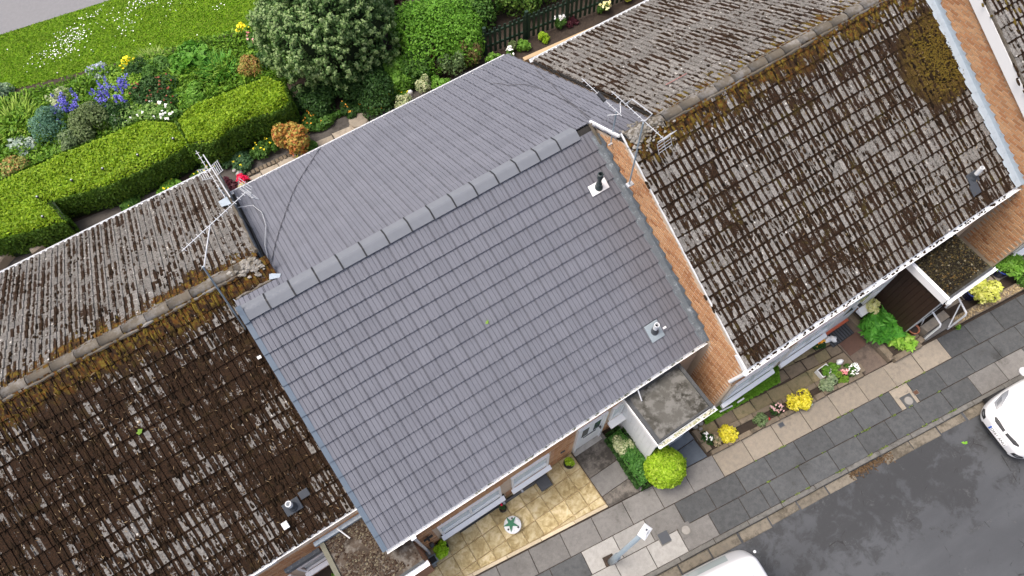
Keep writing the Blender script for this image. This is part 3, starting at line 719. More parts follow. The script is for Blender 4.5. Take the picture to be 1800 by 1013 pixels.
def ridge_old(roof, O, x0, x1, L=.45):
    n = round((x1 - x0) / L)
    for k in range(n):
        a = x0 + (x1 - x0) * k / n; b = x0 + (x1 - x0) * (k + 1) / n - .012; rs = .094 + random.uniform(-.006, .006); v = []; N = 9
        for x in (a, (a + b) / 2, b):
            for i in range(N):
                t = math.pi * (i / (N - 1)) ; v.append((x, math.cos(t) * rs * 1.12, math.sin(t) * rs * .72 - .045))
        f = [(r*N+i, r*N+i+1, (r+1)*N+i+1, (r+1)*N+i) for r in range(2) for i in range(N - 1)] + [tuple(range(N)), tuple(range(2*N, 3*N))[::-1]]
        put('ridge_tile', mesh('ridge_tile', v, f, M_OLDRIDGE, True), roof, T(O + Vector((0, random.uniform(-.008, .008), ZR + random.uniform(-.006, .006)))))
    # mortar bedding under both edges
    mb = MB()
    for s in (-1, 1):
        pts = [(x0 + (x1 - x0) * i / 60, s * (.125 + random.uniform(-.012, .012)), -.062 + random.uniform(-.01, .01)) for i in range(61)]
        mb.tube(pts, [.032 + random.uniform(-.012, .012) for _ in pts], 6)
    put('mortar_bed', mb.me('mortar_bed', M_OLDRIDGE), roof, T(O + Vector((0, 0, ZR))))
def m_moss(name, yr, reach):
    m = Mat(name); P = m.pos(); n = m.noise(55, P, 4); r = m.island()
    c = m.mix(r, (.013, .0095, .0065), (.042, .026, .015)); o = m.mix(m.noise(20, P, 3), (.10, .05, .012), (.16, .135, .025))
    d = m.math('ABSOLUTE', m.math('SUBTRACT', m.sep(P)[1], yr))
    f = m.step(m.math('MULTIPLY_ADD', m.noise(2.3, P, 5), -1.3, d), reach, reach - .4)
    c = m.mix(m.math('MULTIPLY', f, m.step(r, .25, .5)), c, o)
    return m.done(m.scale(c, m.math('MULTIPLY_ADD', n, 1.0, .5)), 1.0, n, .8, .02, .05)
def moss_clumps(roof, O, side, u0, u1, v0, v1, n, mat, thr=.0, reach=.4, ridge_boost=.5, sd=0, allow=None, patch=None):
    """low cushions of moss sitting in the tile channels"""
    rs = np.random.default_rng(100 + sd); V = []; F = []; b = 0; K = 8
    ang = np.arange(K) * 2 * math.pi / K
    for _ in range(n):
        v = rs.uniform(v0, v1); col = math.floor(rs.uniform(u0, u1) / TW)
        u = col * TW + (.135 if rs.random() < .5 else .262) + rs.normal() * .008
        if rs.random() < .16: u = col * TW + rs.uniform(.01, .29)
        near = max(0, 1 - v / reach) * ridge_boost
        if noise.noise((u * 1.1 + sd * 7, v * 1.1, sd)) + .5 * noise.noise((u * 5, v * 3, sd + 5)) + near < thr: continue
        if allow and not allow(u, v): continue
        ln = rs.uniform(.02, .085) * (1 + .6 * (rs.random() < .25)); w = rs.uniform(.017, .033); hh = rs.uniform(.010, .026)
        zt = .032 - .028 * ((v % EXPO) / EXPO) - .02 + .008
        rr = rs.uniform(.7, 1.3, K)
        ring = np.stack([u + np.cos(ang) * w * rr, -v + np.sin(ang) * ln * rr, np.full(K, zt - .012)], 1)
        mid = np.stack([u + np.cos(ang) * w * rr * .72, -v + np.sin(ang) * ln * rr * .78, zt + hh * rs.uniform(.6, 1.0, K)], 1)
        V.append(ring); V.append(mid); V.append(np.array([[u, -v, zt + hh * 1.15]]))
        for k in range(K):
            k2 = (k + 1) % K; F.append((b+k, b+k2, b+K+k2, b+K+k)); F.append((b+K+k, b+K+k2, b+2*K, b+2*K))
        b += 2 * K + 1
    if patch:
        pu, pv, pr, m_ = patch
        for _ in range(m_):
            a = rs.random() * 2 * math.pi; q = pr * min(1.6, abs(rs.normal()) * .62); u, v = pu + q * math.cos(a) * .85, pv + q * math.sin(a) * 1.1
            w = rs.uniform(.010, .028); rr = rs.uniform(.6, 1.4, K); zt = .018; hh = rs.uniform(.008, .028)
            V.append(np.stack([u + np.cos(ang) * w * rr, -v + np.sin(ang) * w * rr, np.full(K, zt - .015)], 1)); V.append(np.stack([u + np.cos(ang) * w * rr * .7, -v + np.sin(ang) * w * rr * .7, zt + hh * rs.uniform(.6, 1, K)], 1)); V.append(np.array([[u, -v, zt + hh * 1.2]]))
            for k in range(K):
                k2 = (k + 1) % K; F.append((b+k, b+k2, b+K+k2, b+K+k)); F.append((b+K+k, b+K+k2, b+2*K, b+2*K))
            b += 2 * K + 1
    V = np.concatenate(V)
    tri = [q[:3] if q[2] == q[3] else q for q in F]
    put('moss', mesh('moss', V.tolist(), tri, mat, True), roof, slope(O, side), 'stuff')
def flat_plate(pts, th, off):
    """thin plate: polygon pts extruded by vector off*th"""
    n = len(pts); o = Vector(off) * th; v = [Vector(p) for p in pts] + [Vector(p) + o for p in pts]
    return v, [tuple(range(n))[::-1], tuple(range(n, 2*n))] + [(i, (i+1) % n, n + (i+1) % n, n + i) for i in range(n)]
def flashing(h, O, xw, v0, v1, apron, mat, step=.30, tall=.12, name='flashing', rear=False, lip=.14):
    """lead apron lying on the front slope against a side wall at x = xw, with stepped cover pieces on the bricks"""
    def P(x, v, w=0): return O + Vector((x, -v * CP - w * SP, ZR - v * SP + w * CP))
    a = v0; root = None; k = 0
    while a < v1 - .05:
        b = min(v1, a + 1.15); w = .040 + .004 * (k % 2); mb = MB(); n = 12; v = []
        for i in range(n + 1):
            t = a + (b + .05 - a) * i / n
            for x, ww in ((xw - apron + random.uniform(-.006, .006), .012), (xw - apron * .8, w + random.uniform(-.004, .006)), (xw - .02, w + .01 + random.uniform(-.004, .004)), (xw - .006, w + .10)): v.append(P(x, t, ww))
        mb.add(v, [(4*i+j, 4*i+j+1, 4*i+4+j+1, 4*i+4+j) for i in range(n) for j in range(3)])
        o = mb.put(name, mat, h if root is None else root); root = root or o; a = b; k += 1
    v = v0 + .1
    while v < v1 - step:
        p0, p1 = P(xw - .010, v, .03), P(xw - .010, v + step, .03)
        zt = p0.z + tall + random.uniform(-.01, .01)
        vv, ff = flat_plate([p0, p1, (p1.x, p1.y + .01, zt), (p0.x, p0.y + .02, zt)], .004, (-1, 0, 0))
        MB().add(vv, ff).put('flashing_step', mat, root); v += step
    return root

OC = Vector((0, 0, 0)); OR = Vector((8.057, -1.081, .70)); OL = Vector((-8.056, .990, -.067)); O4 = Vector((16.27, -2.16, 1.40))
EY, EZ = 5.38 * CP, 5.38 * SP
VF = [.553 + EXPO * k for k in range(15)]                       # tails of the front courses
VR = [5.30 - EXPO * j for j in range(16) if 5.30 - EXPO * j > .12]   # tails of the rear courses

# --- the re-tiled house in the middle
hc = house(OC, 'middle bungalow with a smooth new grey tiled roof and blue grey verge')
wall_c = gable_body(hc, -.45, 7.59, OC, -4.71, 4.55, M_MORTAR)
gable_body(wall_c, 7.60, 8.36, OC, 3.3, 4.55, M_MORTAR, .22, name='wall_return')
roof_c = put('roof', MB().box((-.46, -.02, 5.30), (7.56, .02, 5.44)).me('roof', M_UNDER), hc)
deck(roof_c, OC, 'front', -.49, 7.585, .02, 5.36)
deck(roof_c, OC, 'rear', -8.42, .49, .02, 5.27)
deck(roof_c, OC, 'rear', -8.42, -7.60, -1.18, .02)
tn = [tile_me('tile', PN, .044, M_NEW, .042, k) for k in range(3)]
fr = [(-.5 + TW * i, v) for i in range(27) for v in VF]
rr_ = []
for i in range(30):
    u = -8.44 + TW * i - .0; xc = -(u + TW / 2)
    for v in VR + ([VR[-1] - EXPO * (k + 1) for k in range(4)] if xc > 7.58 else []):
        if xc < .25 and v > .62: continue
        if xc < -.5: continue
        if v < -.72 or (v < .1 and xc < 7.58): continue
        rr_.append((u, v))
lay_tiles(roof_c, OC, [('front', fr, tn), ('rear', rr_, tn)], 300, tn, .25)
ridge_new(roof_c, OC, -.5, 7.58, [.514 * k for k in range(-1, 14)])
for k in range(15):                                            # dry verge caps up the left edge
    v = VF[k]
    put('verge_cap', MB().box((-.055, -.0, -.09), (.012, EXPO + .02, .052)).box((.012, 0, .036), (.05, EXPO + .02, .050)).me('verge_cap', M_VERGE) if k == 0 else VC, roof_c, slope(OC, 'front') @ T((-.5, -v, .0)) @ RX(-.075))
    if k == 0: VC = bpy.data.meshes['verge_cap']
put('verge_cap', VC, roof_c, slope(OC, 'front') @ T((-.5, -.21, .02)))
flashing(hc, OC, 7.596, .25, 5.34, .16, M_LEADNEW)
# white capping where the neighbour's verge rises from the ridge end
F = slope(OC, 'rear'); put('white_capping', MB().box((-7.615, -.02, .02), (-7.57, 1.05, .07)).me('white_capping', M_WHITE), roof_c, F)
put('mortar_fillet', MB().tube([(7.55, -.02 - .1 * k * CP + random.uniform(-.01, .01), 5.5 - .1 * k * SP + .045) for k in range(6)], [.05, .04, .045, .03, .035, .02], 6).me('mortar_fillet', M_OLDRIDGE), roof_c)
gy, gz = -EY - .022, ZR - EZ - .030
g = gutter(hc, OC, -.50, 7.58, gy, gz, M_WHITE)
debris(g, 1.5, 7.5, gy, gz - .02, 150, m_leaf('gutter_debris', (.75, .75, .72), (.06, .07, .05), (.35, .35, .3), .9, 0), 3)
MB().box((-.44, -4.745, 2.72), (7.57, -4.712, 2.925)).put('fascia', M_WHITE, hc)
g = gutter(hc, OC, .20, 8.36, 5.30 * CP + .05, ZR - 5.30 * SP - .03, M_WHITE)
# front wall bricks, openings
def rects(L): return lambda u, h, L=L: not any(a - .02 < u < b + .02 and c - .05 < h < d for a, b, c, d in L)
x_, z_ = -.45, -.10
bricks(wall_c, (x_, -4.71, z_), (1, 0, 0), 8.0, 2.8, rects([(.53 - x_, 2.14 - x_, .0, 1.81 - z_), (2.40 - x_, 3.44 - x_, .66 - z_, 1.87 - z_), (4.17 - x_, 5.0 - x_, 0, 2.22 - z_), (5.12 - x_, 5.5 - x_, 1.02 - z_, 2.2 - z_), (5.5 - x_, 8, 0, 3)]), M_BRICK, 300)
window(hc, .54, 2.13, .80, 1.82, -4.715, .22, 2, .10)
window(hc, 2.42, 3.42, .82, 1.88, -4.715, .22, 1, .10)
window(hc, 5.13, 5.47, 1.25, 2.2, -4.715, .05, 1, .16)
# stone cladding under the wide window
st = put('stone_cladding', MB().box((.50, -4.745, -.05), (2.2, -4.712, .66)).me('stone_cladding', M_SOIL), hc)
for j in range(9):
    x = .50
    while x < 2.15:
        w = min(random.uniform(.12, .34), 2.2 - x)
        put('cladding_stone', MB().slab((x + .004, -4.775 - random.uniform(0, .02), -.04 + j * .077), (x + w - .004, -4.74, .03 + j * .077), .004).me('cladding_stone', M_STONE), st); x += w
# front door
zd = G(4.6, -4.7)
dr = put('door', MB().box((4.245, -4.735, zd + .10), (4.925, -4.70, zd + 2.0)).me('door', M_WHITE), hc)
MB().box((4.18, -4.765, zd + .05), (4.245, -4.70, zd + 2.07)).box((4.925, -4.765, zd + .05), (4.99, -4.70, zd + 2.07)).box((4.245, -4.765, zd + 2.0), (4.925, -4.70, zd + 2.07)).put('door_frame', M_WHITE, dr)
for a in (4.33, 4.66):
    MB().box((a - .025, -4.745, zd + 1.12), (a + .205, -4.734, zd + 1.80)).put('glazing_bead', M_WHITE, dr)
    MB().box((a, -4.750, zd + 1.15), (a + .18, -4.744, zd + 1.77)).put('pane', M_GLASS, dr)
MB().box((4.40, -4.752, zd + .98), (4.76, -4.734, zd + 1.02)).put('letter_flap', M_DARKGREY, dr)
MB().box((4.86, -4.79, zd + 1.00), (4.88, -4.734, zd + 1.14)).put('handle', M_BLACK, dr)
MB().slab((4.17, -4.86, zd), (5.0, -4.70, zd + .06), .008).put('doorstep', M_PALESLAB, dr)
# porch with white boards and flat felt roof
po = put('porch', MB().box((5.53, -5.86, .0), (6.80, -4.72, 2.36)).me('porch', M_DARKGREY), hc)
for k in range(10):
    put('cladding_board', MB().slab((0, 0, 0), (.114, 2.32, .016), .004).me('cladding_board', M_OFFWHITE) if k == 0 else CB, po, Matrix(((0, 0, -1, 5.53), (-1, 0, 0, -4.725 - .116 * k), (0, 1, 0, .1), (0, 0, 0, 1))))
    if k == 0: CB = bpy.data.meshes['cladding_board']
MB().box((5.49, -5.90, .1), (5.53, -5.855, 2.4)).put('corner_post', M_WHITE, po)
PORCH = po
dp = put('door', MB().box((5.78, -5.895, .36), (6.6, -5.862, 2.3)).me('door', M_WHITE), po)
MB().box((5.9, -5.902, 1.2), (6.48, -5.894, 2.1)).put('pane', M_GLASS, PORCH); MB().box((6.5, -5.93, 1.25), (6.53, -5.895, 1.38)).put('handle', M_BLACK, PORCH)
M_FELT1 = m_felt('pale_stained_felt', (.165, .162, .148), (.100, .097, .085), (.030, .028, .021))
fr_ = put('flat_roof', MB().box((5.42, -5.93, 2.36), (6.88, -4.75, 2.52)).me('flat_roof', M_FELT1), po)
M_LEADRIM = m_dirty('dark_felt_rim', (.060, .064, .066), (.12, .12, .115), .4, .7, 6)
MB().box((5.39, -5.95, 2.50), (5.47, -4.74, 2.565)).box((6.83, -5.95, 2.50), (6.91, -4.74, 2.565)).box((5.47, -4.80, 2.50), (6.83, -4.74, 2.57)).box((5.47, -5.93, 2.50), (6.83, -5.89, 2.55)).put('roof_rim', M_LEADRIM, po)
MB().box((5.36, -5.96, 2.34), (5.387, -4.74, 2.50)).put('fascia', M_WHITE, po)
gp = gutter(po, OC, 5.37, 6.96, -6.00, 2.49, M_OFFWHITE)
mbx = MB()
for k in range(110): mbx.blob((random.uniform(5.42, 6.9), -6.0 + random.uniform(-.03, .03), 2.465), (random.uniform(.015, .05), .02, .02), 5, 3, .5, k)
mbx.put('gutter_moss', m_brick('pale_gutter_silt', [(0, (.50, .48, .36)), (.4, (.60, .58, .46)), (.8, (.30, .31, .18)), (1, (.12, .15, .07))]), po, kind='stuff')
MB().tube([(5.66, -4.80, 2.86), (5.665, -5.0, 2.575)], .016, 8).put('overflow_pipe', M_WHITE, hc)
# downpipe, wall light, bracket
MB().tube([(.07, gy, gz - .05), (.07, gy, gz - .14), (.06, -4.77, gz - .30), (.06, -4.77, .02)], .035, 10).tube([(.06, -4.77, .02), (.05, -4.86, -.03)], .035, 10).put('downpipe', M_WHITE, hc)
MB().box((.02, -4.86, gz - .085), (.13, -4.75, gz - .01)).put('gutter_outlet', M_WHITE, hc)
lt = put('wall_light', MB().lathe([(.025, 0), (.03, .05), (.05, .06), (.05, .16), (.03, .17)], 12, T((.26, -4.86, 1.42)) @ RX(.5)).me('wall_light', M_BLACK), hc)
MB().box((.16, -4.80, 1.62), (.38, -4.76, 1.70)).box((.24, -4.83, 1.5), (.28, -4.72, 1.56)).put('bracket', M_BLACK, lt)
MB().box((3.78, -4.745, 1.05), (3.90, -4.715, 1.09)).put('house_number', M_DARKGREY, hc)
# vents
def vent(roof, O, u, v, cowl, plate, pw, ph, h=.42, r=.055, hook=False):
    F = slope(O, 'front') @ T((u, -v, 0)); p = F @ Vector((0, 0, .03))
    a = put('vent_plate', MB().slab((-pw / 2, -ph / 2, .028), (pw / 2, ph / 2, .05), .006).me('vent_plate', plate), roof, F)
    c = MB().lathe([(r * 1.75, -.06), (r * 1.7, .02), (r * 1.25, .07), (r * 1.2, .14), (r, .16)], 16, T(p)).put('vent_collar', M_DARKGREY if cowl is not M_BLACK else m_plain('dark_green_black_plastic', (.028, .042, .045), .4), a)
    if cowl is M_BLACK:
        MB().lathe([(r * .82, .14), (r * .82, .34), (r * 1.15, .36), (r * 1.15, .48), (r * .8, .49), (r * .8, .40)], 16, T(p)).put('vent_cowl', bpy.data.materials['dark_green_black_plastic'], a)
    else:
        MB().lathe([(r, .12), (r, h), (r * .78, h), (r * .78, h - .12), (.005, h - .12)], 16, T(p)).put('vent_pipe', cowl, a)
        if h > .3: MB().lathe([(r * .76, h - .10), (.004, h - .10)], 16, T(p)).put('pipe_bore', M_BLACK, a)
    return a
vent(hc, OC, 7.04, 1.26, M_BLACK, M_WHITE, .44, .24)
vent(hc, OC, 6.60, 4.57, M_OFFWHITE, M_LEADMID, .34, .40, .36)
MB().box((-.03, -.02, 0), (.05, .02, .03)).put('lead_clip', M_WHITE, roof_c, mw=slope(OC, 'front') @ T((6.83, -4.62, .03)))
# cables trailing over the rear slope
def drape(name, label, pts, side, O, r=.011, mat=None, w=.045):
    F = slope(O, side); q = [F @ Vector((u, -v, w)) for u, v in pts]
    P = []
    for i in range(len(q) - 1):
        for k in range(6):
            t = k / 6; P.append(q[i].lerp(q[i+1], t) + Vector((0, 0, .004 * math.sin(t * math.pi))))
    return tag(MB().tube(P + [q[-1]], r, 6).put(name, mat or m_plain('grey_cable', (.10, .10, .11), .6)), label, 'cable')
CAB_DIAG = [(-7.60, .02), (-7.74, .64), (-7.91, 1.64), (-8.15, 2.68), (-8.31, 3.6)]; CAB_WAVY = [(-7.70, .15), (-7.76, .7), (-7.80, 1.3), (-7.83, 1.9), (-7.80, 2.5), (-7.72, 3.05), (-7.55, 3.35), (-7.42, 3.5), (-7.36, 3.8), (-7.2, 4.1)]
drape('roof_cable', 'dark cable sweeping down the left half of the grey rear slope', [(-.27, .80), (-.43, 1.23), (-.65, 1.8), (-.93, 2.42), (-1.22, 3.0), (-1.51, 3.58), (-1.80, 4.05), (-2.14, 4.51), (-2.45, 4.9), (-2.76, 5.3)], 'rear', OC, .009)
drape('roof_cable', 'dark cable crossing the grey rear slope to the ridge end from the eaves corner', CAB_DIAG, 'rear', OC, .008)
drape('roof_cable', 'slack dark cable wandering along the grey rear slope towards the tall yellow green shrubs', CAB_WAVY, 'rear', OC, .007)
tag(put('fallen_leaf', leaf_mesh('fallen_leaf', np.array([[0, 0, 0.], [.03, .02, .005]]), np.array([[0, 0, 1.], [0, 0, 1.]]), .06, m_leaf('roof_leaf', (.12, .24, .03), (.16, .28, .04), (.2, .3, .06)), 1.3, .2), None, slope(OC, 'front') @ T((3.49, -2.53, .045))), 'small green leaf lying on the smooth grey front slope', 'leaf')

# --- the mossy house on the left
VFL = [v - .085 for v in VF]
hl = house(OL, 'left bungalow with the roof mostly buried in dark brown moss')
wall_l = gable_body(hl, OL.x - .45, -.47, OL, OL.y - 4.71, OL.y + 4.55, M_MORTAR, .20)
gable_body(wall_l, -.46, .20, OL, OL.y - .40, OL.y + 4.55, M_MORTAR, .20, name='wall_return')
roof_l = put('roof', MB().box((OL.x - .46, OL.y - .02, 5.26), (.22, OL.y + .02, 5.36)).me('roof', M_UNDER), hl)
deck(roof_l, OL, 'front', -.5, 7.55, .02, 5.25); deck(roof_l, OL, 'front', 7.55, 8.30, .02, .50)
deck(roof_l, OL, 'rear', -8.30, .5, .02, 5.27)
M_OT = {}
def old_meshes(name, *a, **k):
    m = m_old_tile(name, *a, **k); return [tile_me('tile', PO, .036, m, .034, 1 + i) for i in range(3)]
tlf = old_meshes('old_tile_heavy_moss', .250, OL.y, 0, (.10, .15))
tlr = old_meshes('old_tile_channel_moss', .100, OL.y, 0, (.10, .15), None, .80)
fr = [(7.555 - TW * (i + 1), v) for i in range(27) for v in VFL] + [(7.555 + TW * i, v) for i in range(3) for v in (.2, .5)]
fr += [(7.555 - TW * (i + 1), .19) for i in range(27)]
rr_ = [(-8.305 + TW * i, v) for i in range(28) for v in VR]
lay_tiles(roof_l, OL, [('front', fr, tlf), ('rear', rr_, tlr)], 300, tlf, 2.2)
ridge_old(roof_l, OL, -.45, 8.25)
M_MOSSL = m_moss('brown_roof_moss_a', OL.y, .05)
moss_clumps(roof_l, OL, 'front', 0, 7.5, .15, 5.26, 9000, M_MOSSL, -.22, .9, .6, 1)
moss_clumps(roof_l, OL, 'rear', -8.2, 0, .15, 5.25, 4200, M_MOSSL, .02, .9, .25, 2)
def straw(roof, O, n, u0, u1, v0, v1, sd):
    rs = np.random.default_rng(sd); P = np.column_stack([rs.uniform(u0, u1, n), -rs.uniform(v0, v1, n), rs.uniform(.045, .06, n)])
    put('straw', leaf_mesh('straw', P, np.tile(UP3, (n, 1)), .011, m_leaf('straw_bits', (.15, .10, .055), (.21, .16, .09), (.09, .05, .025), .9, 0), 6.0, .12), roof, slope(O, 'front'), 'stuff')
UP3 = np.array([0, 0, 1.0])
straw(roof_l, OL, 700, .2, 7.4, .4, 5.2, 61)
# raised verge against the lower rear slope, flashing and mortar
F = slope(OL, 'rear')
put('verge_strip', MB().box((-8.345, -5.2, -.50), (-8.312, -.35, .035)).me('verge_strip', M_LEADNEW), roof_l, F)
pts = [(.265 + random.uniform(-.015, .015), OL.y + .2 + k * .2, ZR + OL.z - (.2 + k * .2) * TP + .035) for k in range(22)]
put('mortar_fillet', MB().tube(pts, [.028 + random.uniform(-.012, .015) for _ in pts], 6).me('mortar_fillet', M_OLDRIDGE), roof_l)
vl = MB(); ptsv = [(-.5 + .78 * k / 12, .50 + random.uniform(-.02, .02), 5.245 + random.uniform(-.005, .01)) for k in range(13)]
vl.tube(ptsv, [.035 + random.uniform(-.015, .012) for _ in ptsv], 6); vl.put('mortar_fillet', M_OLDRIDGE, roof_l)
m_concrete('pale_lichened_mortar', (.30, .285, .255), (.23, .215, .185), (.09, .075, .045), .6, .8)
mb = MB()
for k in range(80):
    x, y = .05 + random.gauss(0, .16), OL.y - .06 + random.gauss(0, .09)
    if x > .24: continue
    r = random.uniform(.02, .045); mb.blob((x, y, ZR + OL.z - abs(y - OL.y) * TP + .030), (r * 1.3, r, .018), 7, 4, .7, k)
mb.put('mortar_patch', bpy.data.materials['pale_lichened_mortar'], roof_l, kind='stuff')
MB().add(*flat_plate([(-.56, .55, 5.235), (-.49, .22, 5.20), (-.45, .02, 5.32), (-.50, .40, 5.30)], .01, (0, 0, 1))).put('lead_scrap', M_LEADPALE, roof_l)
MB().add(*flat_plate([(.22, .50, 5.29), (.42, .42, 5.31), (.46, .52, 5.26), (.27, .66, 5.25)], .008, (0, 0, 1))).put('lead_scrap', M_LEADPALE, roof_l)
MB().add(*flat_plate([(.02, 3.50, 4.16), (.24, 3.42, 4.20), (.22, 3.82, 4.00), (.0, 3.80, 4.0)], .01, (0, 0, 1))).put('lead_scrap', M_LEADPALE, roof_l)
MB().box((-.05, -.03, .04), (.03, .03, .07)).put('mortar_lump', M_WHITE, roof_l, mw=slope(OL, 'front') @ T((7.37, -1.72, .02)))
lgy, lgz = OL.y - EY + .062, ZR + OL.z - EZ + .02
g = gutter(hl, OL, OL.x - .5, -.55, lgy, lgz, M_WHITE, r=.045)
mb = MB()
for k in range(420): mb.blob((random.uniform(-8, -.6), lgy + .045 + random.uniform(-.035, .03), lgz + .005), (random.uniform(.02, .05), .03, .02), 5, 3, .5, k)
mb.put('gutter_moss', M_MOSSL, g, kind='stuff')
MB().box((-3.3, lgy - .062, lgz - .05), (-2.4, lgy - .05, lgz + .03)).put('gutter_patch', M_WHITE, g)
gutter(hl, OL, OL.x - .5, .22, OL.y + 5.30 * CP + .05, ZR + OL.z - 5.30 * SP - .03, M_OFFWHITE)
yw = OL.y - 4.71
bricks(wall_l, (-4.8, yw, -.35), (1, 0, 0), 4.3, 3.0, rects([(-2.45 + 4.8, -1.6 + 4.8, .5, 1.75), (-3.9 + 4.8, -2.5 + 4.8, .2, 1.55)]), M_BRICK, 200)
window(hl, -2.42, -1.63, .72, 1.45, yw - .005, .08, 1, .10, M_GLASS)
window(hl, -3.85, -2.62, .45, 1.25, yw - .005, .08, 2, .16, M_GLASS)
MB().box((-2.55, yw - .09, 1.16), (-1.75, yw - .001, 1.40)).put('lead_apron', M_LEADNEW, hl, mw=T((0, 0, .55)))
# flat porch roof full of dead moss
pl_ = put('porch', MB().box((-1.50, -5.20, -.6), (-.02, yw - .02, 2.30)).me('porch', M_BRICK2), hl)
M_FELT2 = m_felt('dead_moss_felt', (.15, .135, .115), (.08, .062, .047), (.028, .020, .014), None)
fl_ = put('flat_roof', MB().box((-1.58, -5.24, 2.30), (.0, yw - .015, 2.44)).me('flat_roof', M_FELT2), pl_)
rs2 = random.Random(4); mb = MB()
for k in range(2300):
    x, y = rs2.uniform(-1.48, -.05), rs2.uniform(-5.15, yw - .1)
    if noise.noise((x * 2.2, y * 2.2, 1)) < -.22: continue
    r = rs2.uniform(.010, .030); mb.blob((x, y, 2.445), (r * 1.2, r, r * .7), 5, 3, .5, k)
mb.put('moss', m_brick('dead_roof_moss', [(0, (.030, .018, .012)), (.4, (.060, .040, .028)), (.75, (.095, .075, .055)), (1, (.17, .15, .10))]), pl_, kind='stuff')
MB().box((-1.62, -5.26, 2.42), (-1.52, yw - .02, 2.50)).put('roof_rim', m_concrete('mossy_concrete_rim', (.20, .195, .15), (.15, .15, .11), (.09, .09, .05), .3), pl_)
MB().box((-1.62, -5.27, 2.42), (.02, -5.22, 2.49)).put('front_rim', M_LEADRIM, pl_)
MB().box((-1.7, yw - .10, 2.44), (-.46, yw - .012, 2.56)).put('upstand', M_LEADPALE, pl_)
gutter(pl_, OL, -1.62, .08, -5.32, 2.42, M_WHITE)
MB().tube([(-1.15, yw - .05, 2.66), (-1.04, yw - .32, 2.47)], .016, 8).put('overflow_pipe', M_WHITE, hl)
a = vent(hl, OL, 6.44, 4.60, M_OFFWHITE, M_DARKGREY, .34, .26, .30, .06)
MB().box((-.17, -.12, .05), (-.05, .02, .10)).put('vent_cap', M_OFFWHITE, a, mw=slope(OL, 'front') @ T((6.27, -4.78, .02)))
MB().slab((-.10, -.08, .03), (.10, .08, .05), .006).put('patch_plate', M_DARKGREY, roof_l, mw=slope(OL, 'front') @ T((6.75, -4.50, .012)))
tag(put('fallen_leaf', leaf_mesh('fallen_leaf', np.array([[0, 0, 0.], [.03, .02, .005]]), np.array([[0, 0, 1.], [0, 0, 1.]]), .09, bpy.data.materials['roof_leaf'], 1.2, .1), None, slope(OL, 'front') @ T((4.82, -1.85, .055))), 'pale green leaf lying on the dark mossy roof', 'leaf')

# --- the lichened house on the right
hr = house(OR, 'right bungalow with pale lichened old tiles and a big moss patch')
wall_r = gable_body(hr, OR.x - .45, 15.55, OR, OR.y - 4.71, OR.y + 4.55, M_MORTAR, .22)
roof_r = put('roof', MB().box((OR.x - .46, OR.y - .02, 6.0), (15.5, OR.y + .02, 6.1)).me('roof', M_UNDER), hr)
deck(roof_r, OR, 'front', -.49, 7.80, .02, 5.36); deck(roof_r, OR, 'rear', -8.3, -.42, .02, 5.27)
trf = old_meshes('old_tile_lichen', .155, OR.y, 0, (.10, .15), (15.26, -2.70, 5.30, 1.05), 1.0, .75)
trr = old_meshes('old_tile_pale', .090, OR.y, 0, (-.1, .10), None, .88)
fr = [(-.5 + TW * i, v) for i in range(28) for v in [.235] + VF]
rr_ = [(-.42 - TW * (i + 1), v) for i in range(27) for v in VR]
lay_tiles(roof_r, OR, [('front', fr, trf), ('rear', rr_, trr)], 300, trf, 2.0)
ridge_old(roof_r, OR, -.45, 7.82)
M_MOSSR = m_moss('brown_roof_moss_b', OR.y, .05)
moss_clumps(roof_r, OR, 'front', -.5, 7.5, .15, 5.3, 6000, M_MOSSR, .0, .9, .5, 3, None)
moss_clumps(roof_r, OR, 'rear', -8.2, -.5, .15, 5.25, 2600, M_MOSSR, .06, .9, .15, 4)
straw(roof_r, OR, 350, 0, 7.4, .4, 5.2, 62)
M_MOSSP = m_moss('olive_patch_moss', OR.y - 1.6, 2.2)
moss_clumps(roof_r, OR, 'front', 7.2, 7.3, 1, 1.1, 1, M_MOSSP, -2, .5, 0, 5, None, (7.22, 1.86, .60, 2600))
put('rosy_stained_tile', MB().slab((0, 0, 0), (TW * 1.9, .02, .01), .004).me('rosy_stained_tile', m_plain('rosy_lichen', (.36, .17, .15), .9)), roof_r, slope(OR, 'rear') @ T((-1.9, -.98, .036)))
F = slope(OR, 'front')
mb = MB()
for k in range(16):
    v = VF[k] if k < 15 else .235
    mb.box((-.515, -v, -.05), (-.49, -v + EXPO, -.01))
put('verge_undercloak', mb.me('verge_undercloak', M_OFFWHITE), roof_r, F)
put('verge_box_end', MB().box((-.53, -5.42, -.14), (-.48, -5.05, .0)).me('verge_box_end', M_WHITE), roof_r, F)
mb = MB()
for k in range(130):                                            # rough bedding mortar at the ridge end
    x, y = OR.x - .42 + abs(random.gauss(0, .38)), OR.y + random.gauss(-.05, .13); r = random.uniform(.016, .038)
    mb.blob((x, y, ZR + OR.z - abs(y - OR.y) * TP + .035), (r * 1.3, r, .016), 7, 4, .7, k)
mb.put('mortar_patch', bpy.data.materials['pale_lichened_mortar'], roof_r, kind='stuff')
rgy, rgz = OR.y - EY - .058, ZR + OR.z - EZ - .035
g = gutter(hr, OR, OR.x - .60, 15.80, rgy, rgz, M_OFFWHITE)
debris(g, 7.6, 15.4, rgy, rgz - .02, 160, M_MOSSR, 8)
MB().box((OR.x - .44, OR.y - 4.745, 3.40), (15.52, OR.y - 4.712, 3.62)).put('fascia', M_WHITE, hr)
gutter(hr, OR, 8.45, 16.4, OR.y + 5.30 * CP + .05, ZR + OR.z - 5.30 * SP - .03, M_OFFWHITE)
yw = OR.y - 4.71; xw = OR.x - .45
